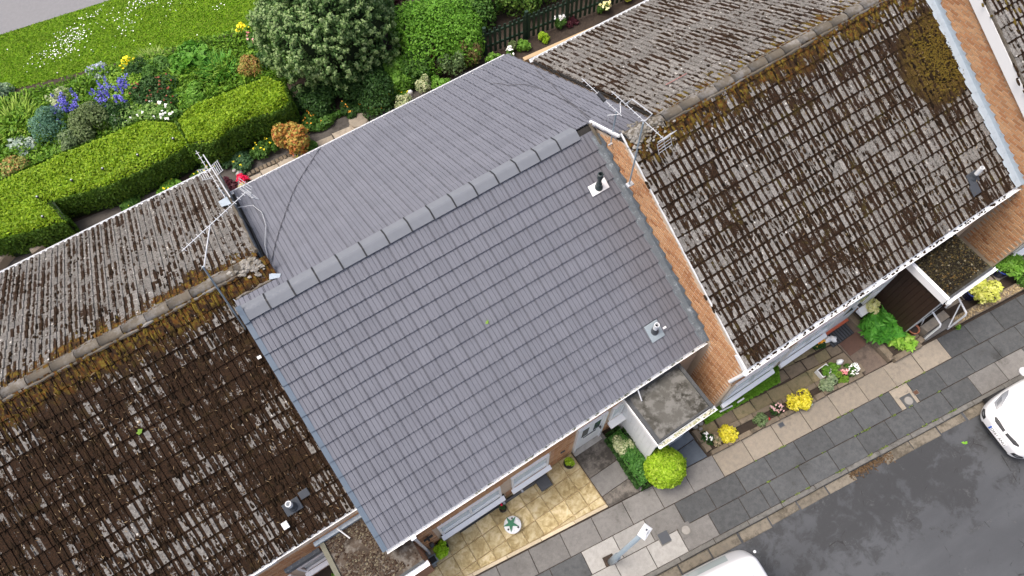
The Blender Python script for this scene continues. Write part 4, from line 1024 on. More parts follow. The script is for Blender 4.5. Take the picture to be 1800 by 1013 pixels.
# west gable above and beside the grey roof
def gable_mask(xo, Oup, Olow):
    zr = ZR + Oup.z - .24
    def f(u, hgt):
        y = u0y - u; z = u0z + hgt
        top = zr - abs(Oup.y - y) * TP
        return z < top - .02 and (z > ZR + Olow.z - abs(y - Olow.y) * TP + .015 or y < Olow.y - EY - .02)
    return f
u0y, u0z = .20, .30
bricks(wall_r, (xw, u0y, u0z), (0, -1, 0), u0y - yw, 6.0, gable_mask(xw, OR, OC), M_BRICK, 300)
bricks(wall_r, (xw, yw, .25), (1, 0, 0), 4.9, 3.2, rects([(.15, 1.75, .0, 2.05), (1.95, 3.5, .2, 1.9), (3.6, 4.5, 0, 2.3)]), M_BRICK, 0)
window(hr, 7.75, 9.32, .95, 2.3, yw - .005, .25, 2, .10)
window(hr, 9.58, 11.02, 1.02, 2.3, yw - .005, .25, 2, .10)
dr = put('door', MB().box((11.25, yw - .03, .62), (12.02, yw + .0, 2.6)).me('door', M_WHITE), hr)
MB().box((11.37, yw - .038, 1.6), (11.9, yw - .029, 2.4)).put('pane', M_GLASS, dr); MB().box((11.93, yw - .08, 1.5), (11.96, yw - .03, 1.64)).put('handle', M_BLACK, dr)
MB().slab((11.15, yw - .10, .5), (12.05, yw - .002, .66), .01).put('doorstep', m_plain('red_step_paint', (.48, .12, .06), .6), dr)
window(hr, 12.1, 12.55, 1.2, 2.6, yw - .005, .5, 1, .2)
MB().tube([(OR.x - .44, rgy, rgz - .05), (OR.x - .46, rgy + .03, rgz - .25), (OR.x - .52, -5.72, 2.62)], .042, 10).put('downpipe', M_WHITE, hr)
# porch with brown boards and mossy roof
pr_ = put('porch', MB().box((12.66, -6.90, .2), (13.97, yw - .02, 3.02)).me('porch', M_DARKGREY), hr)
M_BROWN = m_dirty('dark_brown_timber', (.032, .017, .012), (.055, .032, .022), .4, .55, 9)
for k in range(9):
    put('cladding_board', MB().slab((0, 0, 0), (.120, 2.5, .018), .005).me('cladding_board', M_BROWN) if k == 0 else CB2, pr_, Matrix(((0, 0, -1, 12.66), (-1, 0, 0, yw - .03 - .1225 * k), (0, 1, 0, .52), (0, 0, 0, 1))))
    if k == 0: CB2 = bpy.data.meshes['cladding_board.001']
PORCH = pr_
dp = put('door', MB().box((12.82, -6.935, .68), (13.8, -6.902, 2.75)).me('door', M_WHITE), pr_)
MB().box((12.95, -6.942, 1.6), (13.65, -6.934, 2.5)).put('pane', M_GLASS, PORCH); MB().box((13.66, -6.97, 1.6), (13.69, -6.935, 1.74)).put('handle', M_BLACK, PORCH)
M_FELT3 = m_felt('black_moss_felt', (.08, .075, .05), (.035, .030, .018), (.014, .011, .007))
f3 = put('flat_roof', MB().box((12.60, -6.95, 3.02), (14.02, yw - .02, 3.17)).me('flat_roof', M_FELT3), pr_)
mb = MB(); rs2 = random.Random(9)
for k in range(2400):
    x, y = rs2.uniform(12.68, 13.98), rs2.uniform(-6.85, yw - .06); r = rs2.uniform(.010, .030)
    mb.blob((x, y, 3.173), (r * 1.2, r, r * .8), 5, 3, .5, k)
mb.put('moss', m_brick('black_olive_moss', [(0, (.008, .006, .004)), (.6, (.020, .016, .009)), (.85, (.055, .045, .016)), (.98, (.10, .06, .02)), (1, (.22, .2, .14))]), pr_, kind='stuff')
MB().box((12.55, -6.97, 2.98), (12.64, yw - .03, 3.20)).put('fascia', M_WHITE, pr_)
MB().box((12.65, -6.98, 3.02), (14.02, -6.93, 3.20)).put('front_rim', M_LEADRIM, pr_)
gutter(pr_, OR, 12.58, 14.14, -7.015, 3.14, M_WHITE, r=.042)
MB().lathe([(.05, 0), (.05, .08), (.03, .10)], 10, T((12.62, -7.03, 3.02))).put('gutter_outlet', M_WHITE, pr_)
vent(hr, OR, 6.645, 4.63, M_OFFWHITE, M_DARKGREY, .30, .26, .40, .05)
MB().slab((-.15, -.16, .03), (.10, .1, .045), .006).put('patch_plate', M_DARKGREY, roof_r, mw=slope(OR, 'front') @ T((6.58, -4.85, .015)))

# --- next house up the hill, only its verge and gable in view
h4 = house(O4, 'uppermost bungalow behind a broad white bargeboard at the picture edge')
wall_4 = gable_body(h4, O4.x - .40, O4.x + 7.5, O4, O4.y - 4.71, O4.y + 4.55, M_MORTAR, .22)
roof_4 = put('roof', MB().box((O4.x - .36, O4.y - .02, 6.7), (O4.x + 7.5, O4.y + .02, 6.8)).me('roof', M_UNDER), h4)
deck(roof_4, O4, 'front', -.42, 7.5, .02, 5.36); deck(roof_4, O4, 'rear', -7.5, .42, .02, 5.27)
t4 = old_meshes('old_tile_next_door', .09, O4.y, 0, (.10, .15))
fr = [(-.42 + TW * i, v) for i in range(26) for v in [.235] + VF]; rr_ = [(.42 - TW * (i + 1), v) for i in range(26) for v in VR]
lay_tiles(roof_4, O4, [('front', fr, t4), ('rear', rr_, t4)], 60, t4, 2.0)
ridge_old(roof_4, O4, -.4, 7.4)
moss_clumps(roof_4, O4, 'front', -.4, 1.6, .15, 5.3, 1500, m_moss('brown_roof_moss_c', O4.y, .8), .0, .9, .5, 7)
F = slope(O4, 'front'); put('bargeboard', MB().box((-.47, -5.40, -.30), (-.43, .05, -.035)).me('bargeboard', M_WHITE), roof_4, F)
put('verge_mortar', MB().box((-.455, -5.40, -.033), (-.40, .0, .018)).me('verge_mortar', M_OLDRIDGE), roof_4, F)
u0y, u0z = 0.0, 1.20; xw4 = O4.x - .40
bricks(wall_4, (xw4, u0y, u0z), (0, -1, 0), u0y - (O4.y - 4.71), 6.0, gable_mask(xw4, O4, OR), M_BRICK, 300)
flashing(hr, OR, xw4 - OR.x - .012, .0, 5.36, .19, M_LEADPALE, .26, .075)
gutter(h4, O4, O4.x - .5, O4.x + 4, O4.y - EY - .058, ZR + O4.z - EZ - .035, M_WHITE)
MB().box((O4.x - .42, O4.y - 4.76, 4.0), (O4.x + 5, O4.y - 4.715, 4.33)).put('fascia', M_WHITE, h4)
window(h4, O4.x + .1, O4.x + 1.9, 1.4, 2.8, O4.y - 4.715, .5, 2, .14)

# ------------------------------------------------------------------ street furniture and things in front
def at(x, y, h=0.0): return (x, y, G(x, y) + h)
lx, ly = 3.484, -7.275
t = thing('street_lamp', 'tall galvanised street lamp with a small white lantern rising from the pavement', 'street lamp', at(lx, ly))
z = G(lx, ly)
MB().lathe([(.078, -.1), (.078, 1.25), (.060, 1.32), (.050, 1.34), (.042, 5.15)], 20, T((lx, ly, z))).put('lamp_column', M_GALV, t, True)
MB().box((-.03, -.002, .45), (.03, .084, .95), T((lx, ly, z)) @ RZ(2.6)).put('column_door', M_GALV, t)
ln = MB().slab((-.11, -.075, 5.15), (.12, .075, 5.24), .03, T((lx, ly, z)) @ RZ(.35)).put('lantern', M_OFFWHITE, t)
MB().slab((-.03, -.045, 5.236), (.06, .045, 5.26), .012, T((lx, ly, z)) @ RZ(.35)).put('lantern_gear_lid', M_ALU, ln)
MB().lathe([(.015, 5.255), (.015, 5.28), (.008, 5.29)], 10, T((lx + .03, ly + .01, z))).put('photocell', M_DARKGREY, ln)
put('dirt_square', gprism([(lx - .16, ly - .03), (lx + .09, ly - .08), (lx + .13, ly + .14), (lx - .12, ly + .18)], 0, .012, cham=0).me('dirt_square', M_SOIL), pav)

def pot(x, y, r, h, mat, label, cat='pot', name='plant_pot', group=None):
    t = thing(name, label, cat, at(x, y), group); z = G(x, y)
    MB().lathe([(r * .72, .02), (r * .98, h), (r * 1.08, h), (r * 1.08, h + .03), (r * .92, h + .03), (r * .88, h - .02)], 20, T((x, y, z + .02))).put('pot_body', mat, t, True)
    MB().lathe([(r * .87, h - .01), (.01, h)], 16, T((x, y, z + .02))).put('pot_soil', M_SOIL, t)
    return t
M_TERRA = m_dirty('terracotta', (.40, .15, .08), (.32, .17, .11), .4, .8, 9)
M_BLUE = m_plain('blue_glaze', (.012, .035, .20), .2, .6)
pot(13.05, -6.98, .135, .24, M_TERRA, 'terracotta pot of bare soil beside the white handrail')
pot(14.28, -6.86, .12, .20, M_TERRA, 'terracotta pot tucked under the corner of the mossy porch roof')
# black drain pipe and box along the wall
t = thing('drain_pipe', 'black pipe lying along the foot of the front wall beside the patio', 'pipe', at(2.1, -4.83))
MB().tube([(.90, -4.80, .09), (1.6, -4.80, .115), (2.1, -4.81, .14)], .030, 8).put('hose', M_BLACK, t)
MB().tube([(2.08, -4.81, .15), (2.6, -4.81, .175), (3.02, -4.82, .20)], .046, 12).put('pipe_body', m_plain('worn_black_pipe', (.045, .046, .048), .3, .6), t)
MB().tube([(2.10, -4.81, .15), (2.16, -4.81, .152)], .056, 12).tube([(2.62, -4.81, .176), (2.67, -4.81, .178)], .056, 12).put('pipe_collar', M_ALU, t)
t = thing('drain_box', 'dark grey plastic lidded box against the wall at the end of the black pipe', 'box', at(3.18, -4.93))
MB().slab((3.03, -5.10, .10), (3.31, -4.76, .30), .02).put('box_body', M_BLACK, t)
MB().slab((3.01, -5.12, .30), (3.33, -4.75, .335), .015).put('box_lid', M_DARKGREY, t)
MB().lathe([(.05, 0), (.05, .02), (.01, .022)], 12, T((3.09, -4.80, .335))).put('pipe_socket', M_BLACK, t)
# round ornament with a green star on the patio
ox, oy = 2.02, -5.37; oz = G(ox, oy) + .034
t = thing('garden_ornament', 'round white pierced stand carrying a green star on the buff patio', 'ornament', (ox, oy, oz))
MB().lathe([(.10, 0), (.07, .06), (.06, .12), (.20, .15), (.205, .19), (.19, .20), (.03, .195)], 28, T((ox, oy, oz))).put('round_top', M_OFFWHITE, t, True)
star = []
for k in range(10):
    a = 2 * math.pi * k / 10 + .4; r = .19 if k % 2 == 0 else .065; star.append((ox - .02 + r * math.cos(a), oy + .04 + r * math.sin(a)))
MB().prism(star, oz + .205, oz + .235).put('star', m_plain('green_paint', (.015, .16, .075), .45), t)
for k, a in enumerate((.2, 1.1, 2.1, 3.4, 4.3, 5.3)):
    MB().lathe([(.022, 0), (.022, .03), (.01, .035)], 10, T((ox + .145 * math.cos(a), oy + .145 * math.sin(a), oz + .195))).put('cup', M_BLACK if k % 2 else M_WHITE, t)
# mats by the red doorstep
t = thing('door_mat', 'dark ribbed rubber mat in front of the red doorstep', 'mat', at(11.55, -5.98))
rb = put('mat_base', gprism([(11.20, -6.22), (11.93, -6.22), (11.93, -5.88), (11.20, -5.88)], .02, .034).me('mat_base', M_BLACK), t)
for k in range(9): put('rib', gprism([(11.21 + .08 * k, -6.21), (11.255 + .08 * k, -6.21), (11.255 + .08 * k, -5.89), (11.21 + .08 * k, -5.89)], .03, .046, cham=.004).me('rib', M_DARKGREY), t)
tag(put('coir_mat', gprism([(11.40, -6.62), (11.92, -6.62), (11.98, -6.55), (11.98, -6.22), (11.40, -6.22)], .018, .032, cham=.006).me('coir_mat', m_concrete('brown_mat', (.13, .075, .055), (.11, .065, .05), (.07, .04, .03), .2, .3))), 'plain brown mat on the path below the ribbed rubber mat', 'mat')
# small white trough planter
t = thing('trough_planter', 'white square planter on the end of the stone flower bed', 'planter', at(10.5, -6.55))
z = G(10.5, -6.55)
mb = MB()
for a, b in (((10.36, -6.68), (10.68, -6.66)), ((10.36, -6.46), (10.68, -6.44)), ((10.36, -6.66), (10.38, -6.46)), ((10.66, -6.66), (10.68, -6.46))): mb.box((*a, z), (*b, z + .2))
mb.put('planter_side', M_WHITE, t); MB().box((10.385, -6.655, z), (10.655, -6.465, z + .16)).put('planter_soil', M_SOIL, t)
tag(MB().blob(at(10.98, -6.60, .2), (.10, .07, .09), 10, 6, .3, 3, G(10.98, -6.6) + .1).put('white_ornament', M_WHITE, None, True), 'rounded white ornament standing behind the white flowered mound', 'ornament')
tag(MB().blob(at(11.15, -5.98, .12), (.16, .08, .10), 10, 6, .6, 8).blob(at(11.30, -6.05, .14), (.08, .10, .09), 8, 5, .5, 4).put('white_statue', M_WHITE, None, True), 'white reclining figure ornament by the house wall left of the rubber mat', 'ornament')
t = thing('stone_pebbles', 'white rounded cobbles at the corner of the slate path', 'stones', at(7.05, -6.0))
for k, (dx, dy, r) in enumerate(((0, 0, .07), (.13, .05, .06), (.05, .16, .075), (.22, .16, .08), (-.06, -.13, .06), (.33, .26, .07))):
    MB().blob(at(6.98 + dx, -6.05 + dy, .05), (r, r * .8, r * .6), 8, 5, .3, k).put('cobble', M_PALESLAB, t, True)
tag(MB().tube([at(7.75, -5.93, .10), at(8.1, -5.98, .10)], .022, 8).tube([at(8.25, -5.99, .11), at(8.42, -6.0, .2)], .022, 8).put('white_edging', M_WHITE), 'broken white plastic edging lying on the lawn strip', 'edging')
t = thing('gully_grid', 'square dark drain gully under the white downpipe', 'drain', at(.05, -4.98))
MB().box((-.06, -5.08, -.03), (.16, -4.88, .045)).put('gully_rim', M_GALV, t); MB().box((-.03, -5.05, .045), (.13, -4.91, .049)).put('gully_grate', M_BLACK, t)

# ------------------------------------------------------------------ TV aerials
def aerial(label, mast, boom, n, half, extra=None, refl=True, r=.016, arm=None):
    t = thing('tv_aerial', label, 'tv aerial', mast[0])
    MB().tube(mast, r, 8).put('mast', M_GALV, t)
    a, b = Vector(boom[0]), Vector(boom[1]); d = (b - a).normalized(); s = d.cross(Vector((0, 0, 1))).normalized()
    MB().tube([a, b], .009, 6).put('boom', M_ALU, t)
    for k in range(n):
        p = a.lerp(b, (k + .5) / n); L = half * (1 - .25 * k / n)
        MB().tube([p - s * L, p + s * L], .006, 5).put('element', M_ALU, t) if k == 0 or True else None
    if refl:
        u = Vector((0, 0, 1))
        for sg in (-1, 1):
            m = MB()
            for i in range(4):
                q = b + u * sg * (.04 + .05 * i) + d * .03 * i; m.tube([q - s * .16, q + s * .16], .006, 5)
            for e in (-.16, 0, .16): m.tube([b + u * sg * .03 + s * e, b + u * sg * .22 + d * .10 + s * e], .006, 5)
            m.put('reflector', M_ALU, t)
    if arm: MB().tube(arm, .013, 6).put('support_arm', M_ALU, t)
    return t
aerial('tv aerial with a long slanting boom on the leaning mast over the left ridge', [(-.66, .00, 4.75), (-.50, .07, 7.30)], [(-.70, .62, 7.2), (.70, 1.12, 7.2)], 14, .06, arm=[(-.50, .07, 7.25), (-.32, .42, 7.22), (-.1, .83, 7.19)])
t = aerial('tv aerial with two parallel white booms jutting past the left rear eaves', [(.20, 3.95, 3.85), (.17, 3.95, 4.22)], [(.13, 5.25, 4.2), (.19, 3.65, 4.2)], 10, .045, refl=False, r=.02)
MB().tube([(.23, 5.05, 4.2), (.29, 3.6, 4.2)], .016, 6).put('boom', M_ALU, t)
for sx in (-1, 1):
    m = MB()
    for i in range(4): m.tube([(.2 + sx * (.10 + .045 * i), 4.30, 4.24 + .02 * i), (.2 + sx * (.10 + .045 * i), 4.62, 4.24 + .02 * i)], .007, 5)
    m.tube([(.2 + sx * .06, 4.30, 4.23), (.2 + sx * .26, 4.30, 4.31)], .008, 5).tube([(.2 + sx * .06, 4.62, 4.23), (.2 + sx * .26, 4.62, 4.31)], .008, 5).put('reflector', M_ALU, t)
t = aerial('slim tv aerial with a black clamp above the grey ridge end', [(7.60, -.69, 5.55), (7.60, -.69, 6.58)], [(7.50, .35, 6.62), (7.60, -.86, 6.62)], 9, .05, refl=False)
MB().box((7.51, -.38, 6.60), (7.57, -.16, 6.66)).put('clamp', M_BLACK, t)
MB().tube([(7.45, -.62, 6.5), (7.62, -.80, 6.6), (7.75, -.60, 6.66)], .010, 6).tube([(7.45, -.62, 6.5), (7.47, -.64, 6.3)], .008, 5).put('dipole', M_ALU, t)
MB().box((7.50, -.75, 5.60), (7.70, -.72, 5.64)).put('wall_bracket', M_ALU, t)
t = aerial('tv aerial with a rectangular loop over the pale right ridge end', [(7.36, -1.67, 5.35), (7.36, -1.67, 7.42)], [(7.33, -.75, 7.4), (7.46, -2.15, 7.4)], 12, .05)
MB().tube([(7.34, -1.15, 7.42), (7.52, -1.12, 7.42), (7.62, -1.60, 7.42), (7.40, -1.66, 7.42), (7.36, -1.60, 7.42)], .012, 6).put('loop', M_ALU, t)
MB().box((7.30, -1.72, 5.42), (7.45, -1.62, 5.46)).put('wall_bracket', M_ALU, t)
cab = [(.28, 4.3), (.31, 3.9), (.30, 3.2), (.36, 2.6), (.33, 1.9), (.30, 1.2), (.26, .85)]
tag(MB().tube([(x, y, ZR - y * TP + .09) for x, y in cab], .014, 6).put('coax_cable', M_BLACK), 'black coax cables tied along the join of the mossy and grey rear roofs', 'cable')
tag(MB().tube([(x, y, ZR - y * TP + .10 + z) for x, y, z in ((.30, 3.6, .1), (.62, 3.5, 0), (.72, 3.0, 0), (.66, 2.4, 0), (.45, 1.7, 0), (.35, 1.0, 0))], .009, 6).put('coax_cable', M_ALU), 'pale looping aerial cable on the edge of the grey rear roof', 'cable')

# ------------------------------------------------------------------ vehicles
from mathutils.bvhtree import BVHTree
M_CARWHITE = Mat('white_car_paint').done((.80, .81, .82), .22, spec=.5)
M_TYRE = m_plain('tyre_rubber', (.02, .02, .02), .85)
M_LAMP = Mat('headlamp_glass').done((.20, .215, .23), .10, spec=.6)
def loft(name, stations, mat, parent, mw, sub=2):
    """stations: (x, [(y, z) half section from the bottom centre line outwards and up to the top centre line])"""
    n = len(stations[0][1]); v = []; f = []; ring = 2 * n - 2
    for x, sec in stations:
        for y, z in sec: v.append((x, y, z))
        for y, z in sec[-2:0:-1]: v.append((x, -y, z))
    for i in range(len(stations) - 1):
        for k in range(ring): f.append((i*ring + k, i*ring + (k+1) % ring, (i+1)*ring + (k+1) % ring, (i+1)*ring + k))
    f += [tuple(range(ring))[::-1], tuple((len(stations)-1)*ring + k for k in range(ring))]
    me_ = mesh(name, v, f, mat, True); bmx = bmesh.new(); bmx.from_mesh(me_)
    bmesh.ops.recalc_face_normals(bmx, faces=bmx.faces); bmx.to_mesh(me_)
    tmp = bpy.data.objects.new('tmp', me_); COL.objects.link(tmp); md = tmp.modifiers.new('s', 'SUBSURF'); md.levels = sub; md.render_levels = sub
    dg = bpy.context.evaluated_depsgraph_get(); m2 = bpy.data.meshes.new_from_object(tmp.evaluated_get(dg)); bpy.data.objects.remove(tmp)
    m2.name = name
    tree = BVHTree.FromPolygons([p.co for p in m2.vertices], [tuple(q.vertices) for q in m2.polygons])
    return put(name, m2, parent, mw), tree
def decal(name, pts, d, tree, mat, parent, mw, off=.006, cuts=4):
    """a fitted piece (lamp, grille, glass) wrapped on a body: outline pts pushed along d onto the surface"""
    bmx = bmesh.new(); d = Vector(d).normalized()
    f = bmx.faces.new([bmx.verts.new(p) for p in pts]); bmesh.ops.triangulate(bmx, faces=[f])
    for _ in range(cuts): bmesh.ops.subdivide_edges(bmx, edges=[e for e in bmx.edges if e.calc_length() > .05], cuts=1, use_grid_fill=True); bmesh.ops.triangulate(bmx, faces=bmx.faces)
    for q in bmx.verts:
        h = tree.ray_cast(q.co - d * 1.5, d)
        if h[0] is not None: q.co = h[0] - d * off
    me_ = bpy.data.meshes.new(name); bmx.to_mesh(me_); me_.materials.append(mat); me_.polygons.foreach_set('use_smooth', [True] * len(me_.polygons))
    return put(name, me_, parent, mw)
def wheel(parent, p, mw, r=.30):
    w = MB().lathe([(r * .6, -.09), (r * .95, -.10), (r, -.06), (r, .06), (r * .95, .10), (r * .6, .09)], 20, T(p) @ RX(math.pi / 2)).put('wheel', M_TYRE, parent, True, mw=mw)
    MB().lathe([(r * .6, -.085), (r * .55, -.07), (r * .2, -.08), (r * .6, .085), (r * .3, .08)], 14, T(p) @ RX(math.pi / 2)).put('rim', M_ALU, w, True, mw=mw)
cm = MS @ T((13.80, -8.29, -.112))
car = thing('parked_car', 'white hatchback parked at the kerb facing down the hill', 'car', cm.translation); 
def csec(w, z0, zb, zs, wt, zt): return [(0, z0), (w * .75, z0), (w * .97, z0 + .10), (w, zb), (w * .985, zs), (wt, zt - .03), (wt * .5, zt), (0, zt + .012)]
body, tr_ = loft('body', [(.00, csec(.46, .24, .40, .52, .40, .60)), (.05, csec(.58, .20, .42, .58, .50, .68)), (.22, csec(.72, .18, .46, .66, .60, .78)), (.50, csec(.79, .17, .52, .76, .68, .88)), (.85, csec(.82, .17, .55, .84, .70, .96)), (1.05, csec(.83, .17, .56, .88, .70, 1.02)), (1.75, csec(.84, .17, .58, .92, .60, 1.44)), (2.5, csec(.84, .17, .58, .94, .58, 1.49)), (3.3, csec(.83, .18, .58, .95, .56, 1.44)), (3.75, csec(.78, .22, .58, .92, .54, 1.15)), (3.86, csec(.70, .30, .55, .80, .50, .92))], M_CARWHITE, car, cm)
for s in (-1, 1):
    hl_ = decal('headlight', [(.20, s * .50, .75), (.30, s * .66, .72), (.56, s * .755, .80), (.72, s * .77, .86), (.62, s * .68, .88), (.34, s * .52, .80)], (.45, -s * .25, -.85), tr_, M_LAMP, car, cm, .016, 5)
    decal('reflector', [(.27, s * .55, .75), (.33, s * .63, .74), (.50, s * .70, .80), (.42, s * .62, .82)], (.45, -s * .25, -.85), tr_, m_plain('lamp_bezel', (.10, .11, .12), .2, .6), hl_, cm, .024, 5)
    decal('grille', [(.055, s * .03, .66), (.11, s * .03, .70), (.15, s * .36, .70), (.13, s * .40, .67), (.085, s * .30, .64)], (.75, 0, -.65), tr_, M_BLACK, car, cm, .014, 5)
    decal('fog_lamp_panel', [(.03, s * .44, .40), (.05, s * .46, .52), (.14, s * .62, .54), (.17, s * .66, .46), (.12, s * .60, .38)], (.85, -s * .25, -.45), tr_, M_BLACK, car, cm, .007)
    decal('fog_lamp', [(.07, s * .50, .44), (.08, s * .51, .49), (.13, s * .59, .50), (.13, s * .58, .44)], (.85, -s * .25, -.45), tr_, M_LAMP, car, cm, .012)
    decal('side_window', [(1.35, s * .9, 1.0), (1.85, s * .9, 1.36), (2.9, s * .9, 1.36), (3.2, s * .9, 1.02)], (0, -s, -.1), tr_, M_GLASS, car, cm, .004)
    mr = MB().blob((1.22, s * .95, 1.00), (.10, .12, .08), 12, 8, .1, 2).tube([(1.25, s * .80, .96), (1.22, s * .92, .98)], .03, 8).put('door_mirror', M_CARWHITE, car, True, mw=cm)
    for x in (.72, 3.12): wheel(car, (x, s * .74, .30), cm)
decal('lower_grille', [(-.02, -.42, .27), (.0, -.42, .34), (.0, .42, .34), (-.02, .42, .27)], (.9, 0, -.3), tr_, M_BLACK, car, cm, .006)
decal('badge', [(.085, -.05, .70), (.12, -.05, .73), (.12, .05, .73), (.085, .05, .70)], (.75, 0, -.65), tr_, M_ALU, car, cm, .014, 1)
decal('windscreen', [(1.07, -.66, 1.02), (1.0, 0, 1.02), (1.07, .66, 1.02), (1.66, .56, 1.38), (1.64, 0, 1.42), (1.66, -.56, 1.38)], (.3, 0, -.9), tr_, M_GLASS, car, cm, .006)
for s in (-.5, .5): decal('bonnet_seam', [(.20, s, .8), (.20, s + .008, .8), (.98, s * 1.25 + .008, .98), (.98, s * 1.25, .98)], (0, 0, -1), tr_, M_DARKGREY, car, cm, .003)
decal('bumper_seam', [(.12, -.5, .7), (.12, .5, .7), (.128, .5, .7), (.128, -.5, .7)], (.3, 0, -.9), tr_, M_DARKGREY, car, cm, .003)
pm = cm @ T((-.012, 0, .475)) @ RY(.30)
pl = put('number_plate', MB().slab((-.006, -.26, -.056), (.006, .26, .056), .002).me('number_plate', M_WHITE), car, pm)
put('plate_band', MB().box((-.008, .215, -.054), (-.004, .258, .054)).me('plate_band', m_plain('plate_blue', (.01, .09, .45), .5)), pl, pm)
fc = bpy.data.curves.new('plate_text', 'FONT'); fc.body = 'DE61 ANU'; fc.size = .098; fc.align_x = 'CENTER'; fc.align_y = 'CENTER'; fc.extrude = .001
to = bpy.data.objects.new('tmp', fc); COL.objects.link(to); dg = bpy.context.evaluated_depsgraph_get(); tme = bpy.data.meshes.new_from_object(to.evaluated_get(dg)); bpy.data.objects.remove(to)
tme.materials.clear(); tme.materials.append(M_BLACK)
put('plate_lettering', tme, pl, pm @ Matrix(((0, 0, -1, -.0085), (-1, 0, 0, -.02), (0, 1, 0, 0), (0, 0, 0, 1))))
# van at the bottom edge
vm = MS @ T((7.04, -8.66, -.112))
van = thing('parked_van', 'white van parked by the kerb near the lamp post', 'van', vm.translation)
def vsec(w, wt, zt, z0=.3): return [(0, z0), (w * .9, z0), (w, z0 + .15), (w, .95), (w * .985, 1.25), (wt, zt - .05), (wt * .9, zt), (0, zt + .03)]
vb, vt = loft('body', [(-.02, vsec(.70, .50, 1.60)), (-.06, vsec(.86, .66, 1.82)), (-.30, vsec(.93, .74, 1.93)), (-1.2, vsec(.95, .78, 1.97)), (-2.6, vsec(.95, .78, 1.98)), (-3.3, vsec(.95, .76, 1.92)), (-3.9, vsec(.93, .68, 1.40)), (-4.6, vsec(.86, .60, 1.05)), (-4.75, vsec(.70, .50, .85))], M_CARWHITE, van, vm)
for s in (-1, 1):
    decal('side_window', [(-.5, s, 1.2), (-.6, s, 1.68), (-2.9, s, 1.68), (-3.2, s, 1.22)], (0, -s, 0), vt, M_GLASSP, van, vm, .004)
    for x in (-.9, -3.9): wheel(van, (x, s * .84, .32), vm, .33)
decal('rear_window', [(.3, -.6, 1.25), (.3, .6, 1.25), (.3, .52, 1.66), (.3, -.52, 1.66)], (-1, 0, 0), vt, M_GLASS, van, vm, .006)
decal('brake_light', [(-.15, -.15, 2.1), (-.135, -.15, 2.1), (-.135, .12, 2.1), (-.15, .12, 2.1)], (0, 0, -1), vt, M_DARKGREY, van, vm, .005)
for s in (-1, 1): decal('roof_seam', [(-.25, s * .68, 2.1), (-.25, s * .69, 2.1), (-3.2, s * .69, 2.1), (-3.2, s * .68, 2.1)], (0, 0, -1), vt, M_OFFWHITE, van, vm, .004)
MB().lathe([(.012, 0), (.012, .06), (.03, .08), (.03, .11), (.01, .13)], 10, T((-.07, .72, 1.80))).put('aerial_knob', M_WHITE, van, True, mw=vm)
for dx in (0, .05): MB().lathe([(.010, 0), (.010, .006), (.003, .008)], 8, T((-.42 + dx, .32 + dx * .5, 1.965))).put('roof_plug', M_DARKGREY, van, mw=vm)

# ------------------------------------------------------------------ rear garden ground
M_GRASS = Mat('lawn_turf'); _P = M_GRASS.pos(); _a = M_GRASS.noise(1.3, _P, 5, .6); _b = M_GRASS.noise(11, _P, 5, .7); _c = M_GRASS.noise(70, _P, 4, .7)
_col = M_GRASS.mix(M_GRASS.step(_a, .38, .62), (.095, .20, .008), (.15, .26, .014)); _col = M_GRASS.mix(M_GRASS.step(_b, .55, .72), _col, (.23, .28, .04)); _col = M_GRASS.scale(_col, M_GRASS.math('MULTIPLY_ADD', _c, .9, .55))
M_GRASS = M_GRASS.done(_col, 1.0, _c, .6, .03, .0)
lawnp = [(-12, 19.6), (-3.93, 17.83), (-.45, 17.1), (6, 15.8), (6, 11.6), (3.3, 12.7), (2.6, 13.09), (1.2, 13.45), (-.53, 14.0), (-2.0, 14.35), (-4.67, 15.25), (-12, 17.6)]
lw = put('lawn', gprism(lawnp, -.15, .0, cham=0).me('lawn', M_GRASS), kind='structure')
rd = put('back_lane', gprism([(-14, 20.2), (-3.93, 17.86), (-.45, 17.13), (8, 15.4), (30, 11), (30, 60), (-14, 60)], -.15, -.008, cham=0).me('back_lane', m_concrete('lane_asphalt', (.20, .20, .205), (.225, .225, .23), (.16, .16, .165), .2, .4)), kind='structure')
def in_poly(x, y, poly):
    c = np.zeros(len(x), bool); n = len(poly)
    for i in range(n):
        x1, y1 = poly[i]; x2, y2 = poly[(i + 1) % n]
        k = ((y1 > y) != (y2 > y)) & (x < (x2 - x1) * (y - y1) / (y2 - y1 + 1e-12) + x1); c ^= k
    return c
def scatter(poly, n):
    xs_ = [p[0] for p in poly]; ys_ = [p[1] for p in poly]; out = np.zeros((0, 2))
    while len(out) < n:
        q = np.stack([RNG.uniform(min(xs_), max(xs_), n), RNG.uniform(min(ys_), max(ys_), n)], 1); out = np.concatenate([out, q[in_poly(q[:, 0], q[:, 1], poly)]])
    return out[:n]
def Gn(x, y): return ZG + GS * (x * CA + y * SA)
UP = np.array([0, 0, 1.0])
M_LF_GRASS = m_leaf('grass_blade', (.085, .18, .008), (.12, .225, .012), (.18, .25, .03), .9)
q = scatter([(-6.5, 19), (-3.93, 17.83), (-.45, 17.1), (5, 16), (5, 12), (2.6, 13.09), (-.53, 14.0), (-4.67, 15.25), (-6.5, 15.8)], 42000)
put('lawn_grass', leaf_mesh('lawn_grass', np.column_stack([q, Gn(q[:, 0], q[:, 1]) + .012]), np.tile(UP, (len(q), 1)), .034, M_LF_GRASS, 2.4, .9), kind='stuff')
q = scatter([(7.38, -5.80), (9.74, -5.80), (9.50, -6.16), (8.4, -6.06), (7.3, -5.98)], 8000)
